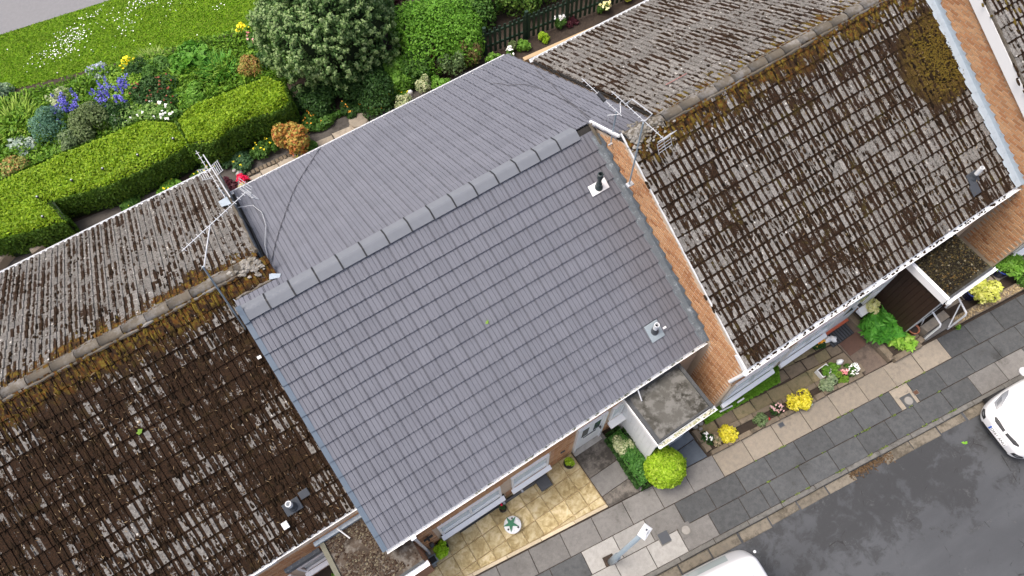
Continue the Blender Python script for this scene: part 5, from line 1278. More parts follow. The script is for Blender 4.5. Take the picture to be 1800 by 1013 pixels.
put('lawn_strip', leaf_mesh('lawn_strip', np.column_stack([q, Gn(q[:, 0], q[:, 1]) + .02 + .03 * RNG.random(len(q))]), np.tile(UP, (len(q), 1)), .032, m_leaf('strip_grass', (.08, .19, .012), (.11, .25, .02), (.14, .28, .03), .7), 2.2, .9), kind='stuff')
# daisies
cl = [(-1.9, 16.1, .32, .30, 150), (-2.6, 15.7, .35, .2, 45), (-3.1, 16.0, .4, .2, 26), (.5, 16.2, .6, .22, 70), (.0, 15.5, .3, .2, 24), (1.5, 15.7, .6, .25, 20), (-.9, 16.7, .25, .12, 24), (2.8, 14.4, .12, .12, 8), (0, 15.2, 2.2, .9, 26)]
P = np.concatenate([np.column_stack([RNG.normal(x, a, n), RNG.normal(y, b, n)]) for x, y, a, b, n in cl])
M_PETAL = m_leaf('white_petal', (.75, .75, .72), (.82, .82, .80), (.70, .72, .66), .6, .1)
put('daisies', leaf_mesh('daisies', np.column_stack([P, Gn(P[:, 0], P[:, 1]) + .04]), np.tile(UP, (len(P), 1)), .036, M_PETAL, 1.1, .25), kind='stuff')
# dark path and pavers behind the houses
rp = put('rear_path', gprism([(-6.5, 8.0), (-6.5, 9.35), (-2.4, 8.75), (1.0, 8.05), (4.2, 7.72), (7.2, 7.15), (9.2, 6.9), (9.2, 5.2), (4, 5.4), (-6.5, 6.6)], -.2, -.004, cham=0).me('rear_path', m_concrete('dark_path_concrete', (.085, .078, .07), (.11, .10, .09), (.04, .035, .03), .5, .5)), kind='structure')
M_TANSLAB = m_concrete('tan_garden_slab', (.36, .31, .245), (.30, .265, .21), (.19, .16, .125), .3, .5)
for a, b in zip((.62, 1.22, 1.78, 2.45), (1.2, 1.76, 2.38, 2.6)):
    put('paving_slab', gprism([(a, 6.85), (b, 6.80), (b, 7.33), (a, 7.40)], -.02, .03).me('paving_slab', M_TANSLAB), rp)
for a in (3.0, 3.62, 4.2): put('paving_slab', gprism([(a, 6.8), (a + .58, 6.72), (a + .6, 7.28 - .05 * (a - 3)), (a + .02, 7.36 - .05 * (a - 3))], -.02, .05).me('paving_slab', M_TANSLAB), rp)
tag(MB().lathe([(.30, 0), (.31, .08), (.28, .11), (.02, .115)], 18, T(at(4.55, 7.28))).put('round_stone', M_TANSLAB), 'round tan stone slab at the edge of the grey rear eaves', 'stone')
for k in range(16):
    x = .85 + .13 * k; put('edging_brick', gprism([(x, 7.42 - .01 * k), (x + .10, 7.41 - .01 * k), (x + .10, 7.56 - .01 * k), (x, 7.57 - .01 * k)], 0, .06).me('edging_brick', M_BEDSTONE), rp)
tb = thing('raised_stone_bed', 'curved tan stone edging beside the clipped hedge at the left edge', 'stone edging', at(-5.7, 8.9))
for k, (a, b) in enumerate((((-6.9, 8.75), (-6.35, 9.12)), ((-6.33, 9.13), (-5.95, 9.28)), ((-5.93, 9.28), (-5.5, 9.25)), ((-5.48, 9.24), (-5.18, 8.95)), ((-5.17, 8.93), (-5.1, 8.5)))):
    dx, dy = b[0] - a[0], b[1] - a[1]; L = math.hypot(dx, dy); nx, ny = dy / L * .36, -dx / L * .36
    put('edging_stone', gprism([a, b, (b[0] + nx, b[1] + ny), (a[0] + nx, a[1] + ny)], -.1, .34, cham=.05).me('edging_stone', M_TANSLAB), tb)
sl_ = thing('timber_sleeper', 'tan timber edging along the bed behind the pale right roof', 'edging', at(11.2, 6.1))
MB().box((0, 0, -.1), (4.6, .14, .16), T(at(9.95, 6.16)) @ RZ(-.105) @ RY(-.049)).put('sleeper', m_dirty('tan_timber', (.46, .34, .20), (.30, .21, .12), .3, .7, 8), sl_)
put('upper_border_soil', gprism([(9.1, 7.15), (16, 6.1), (16, 5.2), (9.1, 5.6)], -.1, .0, cham=0).me('upper_border_soil', M_SOIL), kind='structure')
fn = thing('picket_fence', 'dark green picket fence along the rear garden border', 'fence', at(11.5, 6.8))
M_FGREEN = m_dirty('dark_green_timber', (.018, .042, .026), (.04, .06, .045), .35, .6, 10)
def fy(x): return 7.18 - .150 * (x - 9.1)
ang = math.atan(-.150); pk = MB().prism([(0, 0), (.085, 0), (.085, .018), (0, .018)], [0] * 4, [.98] * 4).me('pale', M_FGREEN)
for k in range(36):
    x = 9.1 + .165 * k; put('pale', pk, fn, T(at(x, fy(x), .04)) @ RZ(ang) @ RY(random.gauss(0, .012)))
for k in range(5):
    x = 9.15 + 1.42 * k; MB().box((-.05, .03, -.1), (.05, .12, 1.10), T(at(x, fy(x))) @ RZ(ang)).put('post', M_FGREEN, fn)
for hh in (.28, .78):
    MB().box((0, .02, 0), (6.05, .06, .08), T(at(9.05, fy(9.05), hh)) @ RZ(ang) @ RY(-.049)).put('rail', M_FGREEN, fn)

# ------------------------------------------------------------------ plants
M_TWIG = m_plain('bark', (.075, .05, .035), .9)
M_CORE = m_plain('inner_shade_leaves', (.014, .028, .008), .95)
def poly_edges(n, poly):
    L = [math.dist(poly[i], poly[(i+1) % len(poly)]) for i in range(len(poly))]; tot = sum(L); out = []; nr = []
    for t in RNG.random(n) * tot:
        i = 0
        while t > L[i] and i < len(L) - 1: t -= L[i]; i += 1
        a, b = poly[i], poly[(i+1) % len(poly)]; k = t / L[i]; out.append((a[0] + (b[0]-a[0]) * k, a[1] + (b[1]-a[1]) * k)); nr.append(((b[1]-a[1]) / L[i], -(b[0]-a[0]) / L[i]))
    return np.array(out), np.array(nr)
def hedge(label, poly, H, n, leaf, mats, bump=.05, tufts=()):
    area = sum(poly[i][0] * poly[(i+1) % len(poly)][1] - poly[(i+1) % len(poly)][0] * poly[i][1] for i in range(len(poly)))
    if area < 0: poly = poly[::-1]
    cx = sum(p[0] for p in poly) / len(poly); cy = sum(p[1] for p in poly) / len(poly)
    t = thing('hedge', label, 'hedge', at(cx, cy))
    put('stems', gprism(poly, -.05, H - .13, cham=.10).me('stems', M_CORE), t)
    def lump(x, y): return np.array([noise.noise((a * 1.6, b * 1.6, 3)) + .5 * noise.noise((a * 4.5, b * 4.5, 8)) for a, b in zip(x, y)])
    q = scatter(poly, n); l = lump(q[:, 0], q[:, 1])
    de = np.full(n, 9.0)
    for i in range(len(poly)):
        a = np.array(poly[i]); b_ = np.array(poly[(i + 1) % len(poly)]); ab = b_ - a; tt_ = np.clip(((q - a) @ ab) / (ab @ ab + 1e-9), 0, 1); de = np.minimum(de, np.linalg.norm(q - a - tt_[:, None] * ab, axis=1))
    rnd_ = np.clip(1 - de / .24, 0, 1) ** 2 * .17
    top = np.column_stack([q, Gn(q[:, 0], q[:, 1]) + H + bump * l - rnd_ - .04 * RNG.random(n) + (RNG.random(n) < .03) * .06])
    m = int(n * .75); e, nn = poly_edges(m, poly); h = (H - .12) * np.sqrt(RNG.random(m)) + .02; o = .01 + .06 * np.sin(np.pi * np.clip(h / H, 0, 1)) * (.5 + RNG.random(m)) + bump * .6 * np.array([noise.noise((a * 2.1, b * 2.1, c * 2.1)) for (a, b), c in zip(e, h)])
    side = np.column_stack([e + nn * o[:, None], Gn(e[:, 0], e[:, 1]) + h])
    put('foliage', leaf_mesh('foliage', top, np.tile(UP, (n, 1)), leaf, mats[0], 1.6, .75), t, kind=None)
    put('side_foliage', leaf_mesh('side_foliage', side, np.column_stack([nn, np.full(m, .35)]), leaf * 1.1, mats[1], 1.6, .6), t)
    return t
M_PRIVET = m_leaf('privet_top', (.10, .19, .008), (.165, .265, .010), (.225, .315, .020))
M_PRIVETS = m_leaf('privet_side', (.030, .070, .007), (.05, .11, .010), (.085, .16, .015))  # same privet darkened for the hedge sides, shade put into the colour
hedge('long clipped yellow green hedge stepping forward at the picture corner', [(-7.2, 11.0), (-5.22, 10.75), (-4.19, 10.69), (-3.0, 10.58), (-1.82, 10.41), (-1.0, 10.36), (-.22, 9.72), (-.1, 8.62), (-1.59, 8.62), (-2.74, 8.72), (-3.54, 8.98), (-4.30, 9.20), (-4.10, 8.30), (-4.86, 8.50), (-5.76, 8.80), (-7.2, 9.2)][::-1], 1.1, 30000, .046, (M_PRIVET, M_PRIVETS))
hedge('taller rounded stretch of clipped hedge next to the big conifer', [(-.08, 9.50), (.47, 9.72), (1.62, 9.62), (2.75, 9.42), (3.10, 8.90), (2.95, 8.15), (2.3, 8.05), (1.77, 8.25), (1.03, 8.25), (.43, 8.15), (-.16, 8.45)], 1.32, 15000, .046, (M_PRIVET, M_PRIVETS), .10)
M_SHADE = m_plain('solar_light_black', (.03, .032, .036), .4)
for x, y, lb in ((-3.44, 9.32, 'third'), (-2.55, 9.17, 'fourth'), (-1.53, 9.02, 'fifth'), (-.45, 8.95, 'nearest the taller hedge of'), (-4.45, 9.35, 'second'), (-4.52, 8.62, 'frontmost and lowest')):
    lab = {'third': 'black ball light on the long hedge just right of its dark notch', 'fourth': 'black ball light halfway along the narrow part of the long hedge', 'fifth': 'black ball light on the long hedge near the left eaves corner', 'nearest the taller hedge of': 'black ball light at the end of the long hedge by the taller hedge', 'second': 'black ball light above the inner corner of the hedge notch', 'frontmost and lowest': 'black ball light on the forward block of hedge by the curved stone'}[lb]
    t = thing('garden_light', lab, 'garden light', (x, y, G(x, y) + 1.0), 'black ball lights stuck in the hedge')
    MB().tube([(x, y, G(x, y) + .9), (x, y, G(x, y) + 1.16)], .008, 6).put('spike', M_SHADE, t)
    bb = MB().blob((x, y, G(x, y) + 1.18), .042, 10, 7, 0, 1).put('globe', M_SHADE, t, True)
    MB().lathe([(.025, 0), (.02, .012), (.004, .014)], 10, T((x, y, G(x, y) + 1.215))).put('light_cap', M_ALU, t)

def shrub(name, label, x, y, r, h, n, leaf, mat, cat='shrub', nl=9, z=0.0, jit=.7, aspect=1.7, flower=None, stems=5, group=None, sy=1.0):
    t = thing(name, label, cat, at(x, y, z), group)
    z0 = G(x, y) + z
    st = MB()
    for k in range(stems):
        a = random.random() * 6.28; st.tube([(x, y, z0 - .02), (x + math.cos(a) * r * .25, y + math.sin(a) * r * .25, z0 + h * .4), (x + math.cos(a) * r * .5, y + math.sin(a) * r * .5, z0 + h * .75)], [.012, .009, .004], 5)
    st.put('stem', M_TWIG, t)
    P, N = lobes_cloud((x, y, z0 + h * .06), r, h, n, nl)
    P[:, 1] = y + (P[:, 1] - y) * sy
    put('foliage', leaf_mesh('foliage', P, N, leaf, mat, aspect, jit), t)
    if flower:
        fm, fn_, fs, nm = flower; k = RNG.choice(len(P), min(fn_ * 8, len(P)), False); k = k[np.argsort(-(P[k, 2] + .3 * RNG.random(len(k))))][:fn_]
        Q = P[k] + N[k] * .03 + UP * .02; Q = np.repeat(Q, 5, 0) + RNG.normal(size=(len(Q) * 5, 3)) * fs * .35
        put(nm, leaf_mesh(nm, Q, np.tile(UP, (len(Q), 1)), fs, fm, 1.15, .5), t)
    return t
def tuft(name, label, x, y, r, L, n, w, mat, cat='plant', spread=.6, flower=None, z=0.0):
    t = thing(name, label, cat, at(x, y, z))
    put('blades', blade_mesh('blades', at(x, y, z), n, L, w, mat, spread, .7, r), t)
    if flower:
        fm, fn_, fs, nm, fh = flower; c = np.array([at(x + RNG.normal() * r * .6, y + RNG.normal() * r * .5, z + fh * (.7 + .5 * RNG.random())) for _ in range(fn_)])
        sm = MB()
        for p in c[:40]: sm.tube([(p[0], p[1], G(p[0], p[1]) + z), tuple(p)], .005, 4, False)
        sm.put('flower_stalk', M_LSPIKE, t)
        Q = np.repeat(c, 14, 0) + RNG.normal(size=(fn_ * 14, 3)) * np.array([.028, .028, .05]); put(nm, leaf_mesh(nm, Q, np.tile(UP, (len(Q), 1)), fs, fm, 1.3, 1.0), t)
    return t
LF = lambda n, a, b, c, t=.25: m_leaf(n, a, b, c, .55, t)
M_LSPIKE = LF('strap_leaf', (.045, .12, .02), (.07, .17, .025), (.11, .22, .035))
M_LBRIGHT = LF('bright_leaf', (.075, .18, .018), (.11, .24, .025), (.16, .30, .05))
M_LMID = LF('mid_leaf', (.035, .095, .014), (.055, .13, .02), (.085, .17, .03))
M_LDARK = LF('dark_leaf', (.014, .042, .010), (.026, .068, .014), (.045, .10, .022))
M_LOLIVE = LF('olive_leaf', (.065, .10, .030), (.10, .14, .05), (.14, .18, .075))
M_LBLUE = LF('blue_green_leaf', (.05, .12, .075), (.08, .17, .11), (.12, .22, .15))
M_LYEL = LF('golden_leaf', (.40, .36, .02), (.56, .50, .03), (.64, .58, .10))
M_LLIME = LF('lime_leaf', (.17, .30, .012), (.24, .37, .018), (.33, .44, .05))
M_LVAR = LF('variegated_leaf', (.10, .17, .05), (.34, .38, .20), (.55, .55, .36))
M_LRED = LF('russet_leaf', (.34, .09, .035), (.36, .22, .05), (.24, .27, .06))
M_LBRONZE = LF('bronze_leaf', (.14, .11, .04), (.20, .14, .06), (.12, .15, .045))
M_LPURP = LF('purple_leaf', (.055, .014, .022), (.085, .022, .03), (.04, .012, .018))
M_LSILV = LF('silver_leaf', (.26, .33, .27), (.38, .44, .38), (.20, .28, .21))
M_FBLUE = LF('bluebell_petal', (.075, .07, .34), (.12, .11, .44), (.18, .17, .52), .1)
M_FYEL = LF('yellow_petal', (.70, .55, .01), (.80, .68, .02), (.85, .75, .05), .1)
M_FPINK = LF('pink_petal', (.65, .20, .22), (.72, .32, .32), (.75, .45, .42), .1)
M_FCRIM = LF('crimson_petal', (.55, .01, .05), (.65, .015, .08), (.45, .008, .04), .1)
M_FORANGE = LF('orange_petal', (.75, .28, .02), (.80, .38, .05), (.8, .5, .08), .1)

# big conifer
tx, ty = 5.25, 9.75; tz = G(tx, ty)
t = thing('conifer_tree', 'broad dense conifer towering over the garden hedge', 'tree', (tx, ty, tz))
MB().tube([(tx, ty, tz - .1), (tx + .05, ty, tz + 1.2), (tx, ty + .05, tz + 2.6), (tx, ty, tz + 3.9)], [.16, .13, .09, .03], 10).put('trunk', M_TWIG, t, True)
br_ = MB()
for k in range(26):
    a = k * 2.4; h0 = .5 + k * .12; L = 1.75 * math.sqrt(max(.05, 1 - (h0 / 4.2) ** 2)); br_.tube([(tx, ty, tz + h0), (tx + math.cos(a) * L * .5, ty + math.sin(a) * L * .5, tz + h0 + .3), (tx + math.cos(a) * L * .9, ty + math.sin(a) * L * .9, tz + h0 + .7)], [.035, .022, .008], 6)
br_.put('branch', M_TWIG, t)
nc = 1250; d = sphere_pts(nc); d[:, 2] = np.where(d[:, 2] < -.35, -d[:, 2], d[:, 2])
sh = np.array([1 + .16 * noise.noise(Vector(v_) * 1.8) + .10 * noise.noise(Vector(v_) * 5) for v_ in d]); sh *= np.where(RNG.random(nc) < .25, .80, 1.0)
C_ = np.array([tx, ty, tz + 1.55]) + d * sh[:, None] * np.array([2.02, 1.85, 2.15])
NP = 50; ax = d * np.array([.8, .8, .6]) + np.array([0, 0, .75]) + .35 * RNG.normal(size=d.shape); ax /= np.linalg.norm(ax, axis=1, keepdims=True)
tt = RNG.random((nc, NP)); side = RNG.normal(size=(nc, NP, 3)) * (.018 + .065 * (1 - tt))[:, :, None]
P = (C_[:, None, :] + ax[:, None, :] * (tt * .28 - .06)[:, :, None] + side).reshape(-1, 3)
Nn = (np.repeat(ax, NP, 0) + .9 * (side / (np.linalg.norm(side, axis=2, keepdims=True) + 1e-6)).reshape(-1, 3))
tip = (tt > .62).reshape(-1)
M_CONI = LF('conifer_spray', (.036, .08, .02), (.068, .135, .034), (.11, .19, .055)); M_CONT = LF('conifer_spray_tip', (.15, .23, .075), (.20, .285, .105), (.25, .325, .15))
put('crown', leaf_mesh('crown', P[~tip], Nn[~tip], .050, M_CONI, 1.9, .5), t); put('crown_tips', leaf_mesh('crown_tips', P[tip], Nn[tip], .046, M_CONT, 1.8, .5), t)
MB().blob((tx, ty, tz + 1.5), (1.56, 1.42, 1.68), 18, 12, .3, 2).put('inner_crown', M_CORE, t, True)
# evergreen masses round the tree and behind the fence
shrub('evergreen_bush', 'dark dense bush in the shade under the right side of the conifer', 5.3, 7.95, 1.05, 1.0, 9000, .05, M_LDARK, 'bush', 14)
shrub('evergreen_bush', 'low dark bush at the foot of the conifer beside the rounded hedge', 3.75, 8.55, .75, .75, 5000, .05, M_LDARK, 'bush', 10)
shrub('clipped_yew', 'bright green clipped yew between the conifer and the fence', 8.2, 8.35, 1.45, 1.6, 16000, .05, LF('yew_leaf', (.06, .16, .012), (.09, .215, .018), (.13, .27, .03)), 'bush', 18)
shrub('laurel_bush', 'bush of mid green leaves below the bright clipped yew', 7.15, 7.75, .70, .95, 4200, .065, M_LMID, 'bush', 10)
shrub('leafy_bush', 'pale green broad leaved bush between the dark bush and clipped yew', 6.45, 7.75, .62, .75, 2600, .075, M_LBRIGHT, 'bush', 9)
shrub('ivy_bush', 'sprawling dark green bush behind the left end of the fence', 9.75, 8.55, .95, 1.25, 7500, .06, M_LMID, 'bush', 12)
shrub('ivy_bush', 'tall mixed hedge shrub behind the middle of the picket fence', 11.4, 8.75, 1.35, 1.35, 11000, .06, LF('hedge_leaf', (.04, .10, .012), (.075, .15, .02), (.13, .20, .035)), 'bush', 16)
shrub('ivy_bush', 'green hedge shrub with yellowish shoots behind the far fence end', 13.6, 8.45, 1.3, 1.3, 9000, .06, LF('shoot_leaf', (.05, .11, .015), (.09, .16, .02), (.22, .24, .05)), 'bush', 14)
shrub('purple_shrub', 'dark purple leaved shrub at the top edge beside the conifer', 7.6, 10.4, .6, 1.5, 1800, .06, M_LPURP, 'bush', 7)
# along the rear path
shrub('photinia', 'rounded russet and orange leaved shrub beside the grey rear eaves', 2.45, 7.35, .55, 1.15, 2600, .062, M_LRED, 'shrub', 12)
shrub('low_shrub', 'small green shrub with rusty tips under the russet shrub', 2.85, 7.15, .26, .35, 500, .055, M_LMID, 'shrub', 5)
shrub('rhododendron', 'small crimson flowering plant by the left rear eaves corner', .68, 7.22, .18, .28, 260, .05, M_LDARK, 'plant', 5, flower=(M_FCRIM, 60, .055, 'blossom'))
shrub('heuchera', 'dark purple leaved clump beside the crimson flowers', .28, 7.35, .30, .30, 620, .06, M_LPURP, 'plant', 7)
shrub('golden_mound', 'low pale gold mound against the grey rear eaves below the crimson flowers', .58, 7.02, .22, .30, 700, .028, LF('pale_gold_leaf', (.42, .38, .14), (.52, .48, .20), (.34, .33, .1)), 'plant', 5)
t = thing('grey_statue', 'small grey and white dog ornament on the rear path', 'ornament', at(.66, 7.60))
z = G(.66, 7.6); MB().blob((.66, 7.6, z + .12), (.11, .08, .12), 12, 8, .15, 2).put('statue_body', m_dirty('grey_white_stone', (.55, .55, .55), (.2, .2, .2), .4, .7, 14), t, True); MB().blob((.58, 7.66, z + .25), (.07, .06, .06), 10, 7, .2, 4).put('statue_head', M_PALESLAB, t, True)
gc = [(3.45, 7.95, .50, .30, M_LMID, 'leafy clump with orange blooms beside the path right of the russet shrub', M_FORANGE, 14), (4.55, 7.72, .42, .28, M_LDARK, 'low dark leafy clump in front of the conifer', M_FORANGE, 10), (5.25, 7.42, .40, .30, M_LMID, 'clump with orange and yellow poppies at the path edge under the dark bush', M_FORANGE, 22), (6.0, 7.45, .42, .28, M_LBRIGHT, 'fresh green clump with small yellow flowers near the round variegated bush', M_FYEL, 16), (1.75, 7.95, .52, .35, M_LMID, 'leafy groundcover left of the russet shrub', M_FYEL, 12), (.75, 8.0, .55, .35, LF('bluish_leaf', (.035, .085, .035), (.06, .13, .05), (.09, .17, .07)), 'bluish leafy groundcover under the hedge behind the left eaves', M_FYEL, 4), (-.25, 8.25, .42, .30, M_LMID, 'groundcover dotted yellow at the left eaves corner below the hedge', M_FYEL, 14), (2.6, 8.15, .5, .40, M_LDARK, 'dark groundcover at the foot of the rounded hedge', M_FYEL, 4), (-1.3, 8.35, .42, .25, M_LBRIGHT, 'fresh groundcover strip at the hedge foot along the dark path', M_FYEL, 6), (-2.4, 8.58, .42, .22, M_LMID, 'sparse groundcover where the hedge meets the dark path', M_FYEL, 2)]
for x, y, r, h, m, lb, fm, fn_ in gc: shrub('groundcover', lb, x, y, r, h, int(3400 * r), .055, m, 'plant', 9, flower=(fm, fn_, .035, 'blossom'), stems=2, sy=.8)
shrub('variegated_bush', 'round cream variegated bush touching the grey rear eaves', 5.98, 6.85, .30, .55, 1500, .04, M_LVAR, 'shrub', 9)
shrub('variegated_bush', 'upright cream and green bush left of the glossy green one', 6.82, 6.98, .28, .80, 1500, .042, M_LVAR, 'shrub', 9)
shrub('glossy_bush', 'glossy bright green bush at the grey eaves by the variegated bush', 7.25, 6.80, .33, .60, 900, .075, M_LBRIGHT, 'shrub', 8)
shrub('airy_shrub', 'thin airy young tree with grey green leaves near the fence end', 7.80, 7.05, .46, 1.35, 900, .05, LF('grey_green_leaf', (.08, .14, .05), (.12, .19, .07), (.17, .24, .10)), 'small tree', 11, stems=7)
shrub('bronze_shrub', 'bronze pink leaved shrub at the left end of the fence', 8.50, 7.05, .42, 1.05, 1400, .045, M_LBRONZE, 'shrub', 9, stems=7)
shrub('green_sapling', 'small light green shrub between the fence end and the roof corner', 9.15, 6.75, .30, .5, 500, .06, M_LBRIGHT, 'shrub', 6)
tag(MB().blob(at(6.30, 7.02, .36), (.085, .06, .10), 10, 7, .5, 3).tube([at(6.3, 7.02), at(6.3, 7.02, .3)], .02, 6).put('white_ornament', M_WHITE, None, True), 'small white bird like ornament beside the variegated bushes', 'ornament')
t = thing('wooden_chair', 'brown wooden garden chair half hidden behind the airy shrub', 'chair', at(7.45, 7.35))
for k in range(4): MB().box((-.22, -.2 + k * .11, .40), (.22, -.11 + k * .11, .43), T(at(7.45, 7.35)) @ RZ(.3)).put('seat_slat', M_TWIG, t)
for k in range(4): MB().box((-.22 + k * .115, .22, .45), (-.14 + k * .115, .25, .92), T(at(7.45, 7.35)) @ RZ(.3)).put('back_slat', m_plain('red_brown_wood', (.16, .07, .035), .7) if k == 0 else bpy.data.materials['red_brown_wood'], t)
for a in (-.2, .2):
    for b in (-.19, .22): MB().box((a - .02, b - .02, 0), (a + .02, b + .02, .45), T(at(7.45, 7.35)) @ RZ(.3)).put('leg', M_TWIG, t)
tag(MB().box((0, 0, 0), (.42, .20, .10), T(at(5.55, 6.72)) @ RZ(.1)).put('small_planter', M_PALESLAB), 'pale rectangular planter poking out under the grey rear eaves', 'planter')
# border between fence and the right roof
for x, y, r, h, m, lb, fl_2 in ((9.75, 6.62, .16, .3, M_LMID, 'white flowered plant at the roof corner by the fence', (M_PETAL, 10, .07, 'blossom')), (10.25, 6.70, .22, .3, M_LBRIGHT, 'fresh green clump in the border left of centre below the fence', None), (10.0, 6.9, .2, .3, M_LOLIVE, 'olive green clump at the foot of the fence near its left post', None), (10.95, 6.62, .20, .25, M_LLIME, 'lime green clump beside the timber edging', None), (11.7, 6.72, .20, .40, M_LMID, 'creamy white flowered plant against the middle of the fence', (M_PETAL, 16, .07, 'blossom')), (12.1, 6.62, .20, .2, M_LPURP, 'dark red leaved plant right of the cream flowers by the fence', None), (13.2, 6.45, .2, .4, M_LMID, 'pale yellow flowered plant near the far fence posts', (LF('cream_petal', (.8, .75, .35), (.8, .78, .5), (.75, .7, .3)), 14, .07, 'blossom')), (14.2, 6.45, .36, .45, LF('gold_green_leaf', (.22, .28, .02), (.33, .36, .04), (.4, .42, .08)), 'yellow green bush at the far end of the fence', None), (15.4, 6.75, .5, .5, M_LYEL, 'bright yellow bush at the top edge behind the pale roof', None)):
    shrub('border_plant', lb, x, y, r, h, int(200 + 2600 * r * r * 4), .05, m, 'plant', 6, flower=fl_2, stems=3)

# ---- flower bed between lawn and hedge
put('bed_earth', gprism([(-8, 16.4), (-4.67, 15.3), (-.53, 14.05), (2.6, 13.14), (6, 11.7), (6, 9.4), (-8, 10.6)], -.1, .006, cham=0).me('bed_earth', M_SOIL), kind='structure')
def carpet(label, pts, n, leaf, mat, h=.22, name='ground_leaves'):
    q = scatter(pts, n); z = Gn(q[:, 0], q[:, 1]) + h * RNG.random(n) * np.array([.6 + .8 * abs(noise.noise((a * 1.5, b * 1.5, 2))) for a, b in q])
    put(name, leaf_mesh(name, np.column_stack([q, z]), np.tile(UP, (n, 1)), leaf, mat, 2.0, .9), kind='stuff')
carpet('', [(-7, 15.6), (-3.0, 14.35), (-.53, 13.85), (2.6, 12.95), (4.2, 12.2), (4.2, 9.9), (-7, 10.9)], 46000, .06, LF('bed_leaf', (.055, .13, .010), (.095, .20, .015), (.155, .26, .025)), .40)
carpet('', [(.4, 8.5), (6.5, 7.6), (7.2, 7.25), (4.5, 7.75), (2.5, 7.9), (.3, 8.1)], 3500, .06, M_LMID, .2)
BED = [
 ('fennel', 'feathery blue green plant at the left of the bluebells', -3.55, 12.55, .62, .85, 3600, .030, M_LBLUE, None),
 ('olive_bush', 'large olive green bush below the bluebells next to the hedge', -2.45, 11.75, .78, .80, 4600, .050, M_LOLIVE, None),
 ('olive_bush', 'smaller grey olive bush touching the long hedge', -3.15, 11.35, .55, .62, 2400, .048, LF('grey_olive_leaf', (.075, .12, .045), (.11, .16, .065), (.15, .20, .10)), None),
 ('dark_bush', 'dark leaved bush between the olive bush and the white roses', -1.62, 11.65, .55, .60, 2200, .055, M_LDARK, None),
 ('red_tipped_bush', 'bushy plant with dull red flower tips right of the bluebells', -.42, 11.75, .85, .55, 4200, .055, M_LDARK, (LF('dull_red', (.28, .05, .04), (.26, .08, .05), (.22, .05, .03)), 34, .04, 'blossom')),
 ('rose_bush', 'light green rose bush dotted with white blooms behind the hedge', -1.15, 11.05, .85, .50, 3600, .062, LF('rose_leaf', (.09, .18, .03), (.14, .24, .05), (.22, .32, .10)), (M_PETAL, 15, .06, 'blossom')),
 ('rose_bush', 'sprig of white bloom at the taller hedge end', -.30, 10.75, .42, .55, 1100, .06, LF('rose_leaf_dark', (.06, .14, .02), (.10, .2, .04), (.16, .26, .06)), (M_PETAL, 7, .075, 'blossom')),
 ('bergenia', 'broad glossy round leaved clump along the lawn edge', 1.15, 12.62, .75, .42, 900, .15, LF('bergenia_leaf', (.05, .15, .015), (.08, .21, .02), (.13, .28, .04)), None),
 ('lemon_balm', 'bright lime foliage above the bluebells', -1.2, 13.0, .85, .35, 3600, .065, LF('lime_bed_leaf', (.12, .24, .02), (.18, .31, .03), (.24, .36, .05)), None),
 ('pink_clump', 'pink flowered clump by the conifer at the lawn edge', 3.25, 11.95, .42, .42, 1300, .055, M_LMID, (M_FPINK, 12, .055, 'blossom')),
 ('barberry', 'yellow and reddish small leaved bush behind the rounded hedge', 2.62, 11.05, .42, .50, 1700, .042, LF('barberry_leaf', (.18, .20, .04), (.26, .22, .05), (.30, .12, .05)), None),
 ('yellow_clump', 'yellow flowered clump on the lawn edge left of the round leaves', -.70, 13.72, .28, .22, 500, .05, M_LBRIGHT, (M_FYEL, 40, .06, 'blossom')),
 ('yellow_clump', 'yellow flowers near the conifer at the very lawn edge', 3.05, 12.75, .24, .25, 400, .05, M_LBRIGHT, (M_FYEL, 26, .06, 'blossom')),
 ('russet_bush', 'bush with rusty orange young leaves at the left picture edge', -5.0, 11.75, .52, .50, 1900, .055, LF('rusty_leaf', (.12, .20, .04), (.22, .24, .06), (.36, .17, .07)), None),
 ('silver_plant', 'large silvery leaved plant above the rusty bush', -4.65, 12.4, .48, .35, 700, .085, M_LSILV, None),
 ('grey_bush', 'soft grey green bush at the lawn corner', -4.55, 15.1, .42, .45, 1500, .05, LF('soft_grey_leaf', (.14, .22, .12), (.19, .27, .16), (.24, .32, .2)), None),
 ('lilac_clump', 'grey leaved clump with lilac spikes below the yellow flowers', -1.6, 13.95, .42, .25, 900, .04, M_LSILV, (LF('lilac_petal', (.3, .32, .5), (.4, .42, .58), (.3, .3, .45)), 30, .04, 'blossom')),
 ('mid_clump', 'mid green leafy clump right of the lime foliage', .05, 12.75, .55, .42, 2300, .06, M_LMID, None),
 ('mid_clump', 'dark green low clump under the yellow flowers', -.4, 13.25, .45, .35, 1700, .05, M_LDARK, None),
 ('pale_spray', 'white flowering spray on the bank left of the bluebells', -3.0, 13.65, .40, .40, 900, .055, LF('pale_spray_leaf', (.2, .28, .1), (.34, .4, .2), (.5, .52, .36)), None),
 ('leafy_mound', 'fresh green mound in front of the red tipped bush', .55, 11.2, .55, .42, 2300, .055, M_LBRIGHT, None),
 ('small_leaf_bush', 'dark small leaved bush against the rounded hedge back', 3.2, 11.0, .45, .5, 1600, .05, M_LDARK, None)]
for nm, lb, x, y, r, h, n, lf, m, fl_2 in BED: shrub(nm, lb, x, y, r, h, n, lf, m, 'plant', 11, flower=fl_2, stems=3)
tuft('bluebells', 'left patch of violet blue bluebells', -2.85, 13.05, .42, .40, 260, .022, M_LSPIKE, flower=(M_FBLUE, 42, .045, 'blossom', .44))
tuft('bluebells', 'wider right patch of violet blue bluebells', -1.70, 12.55, .62, .40, 360, .022, M_LSPIKE, flower=(M_FBLUE, 62, .045, 'blossom', .45))
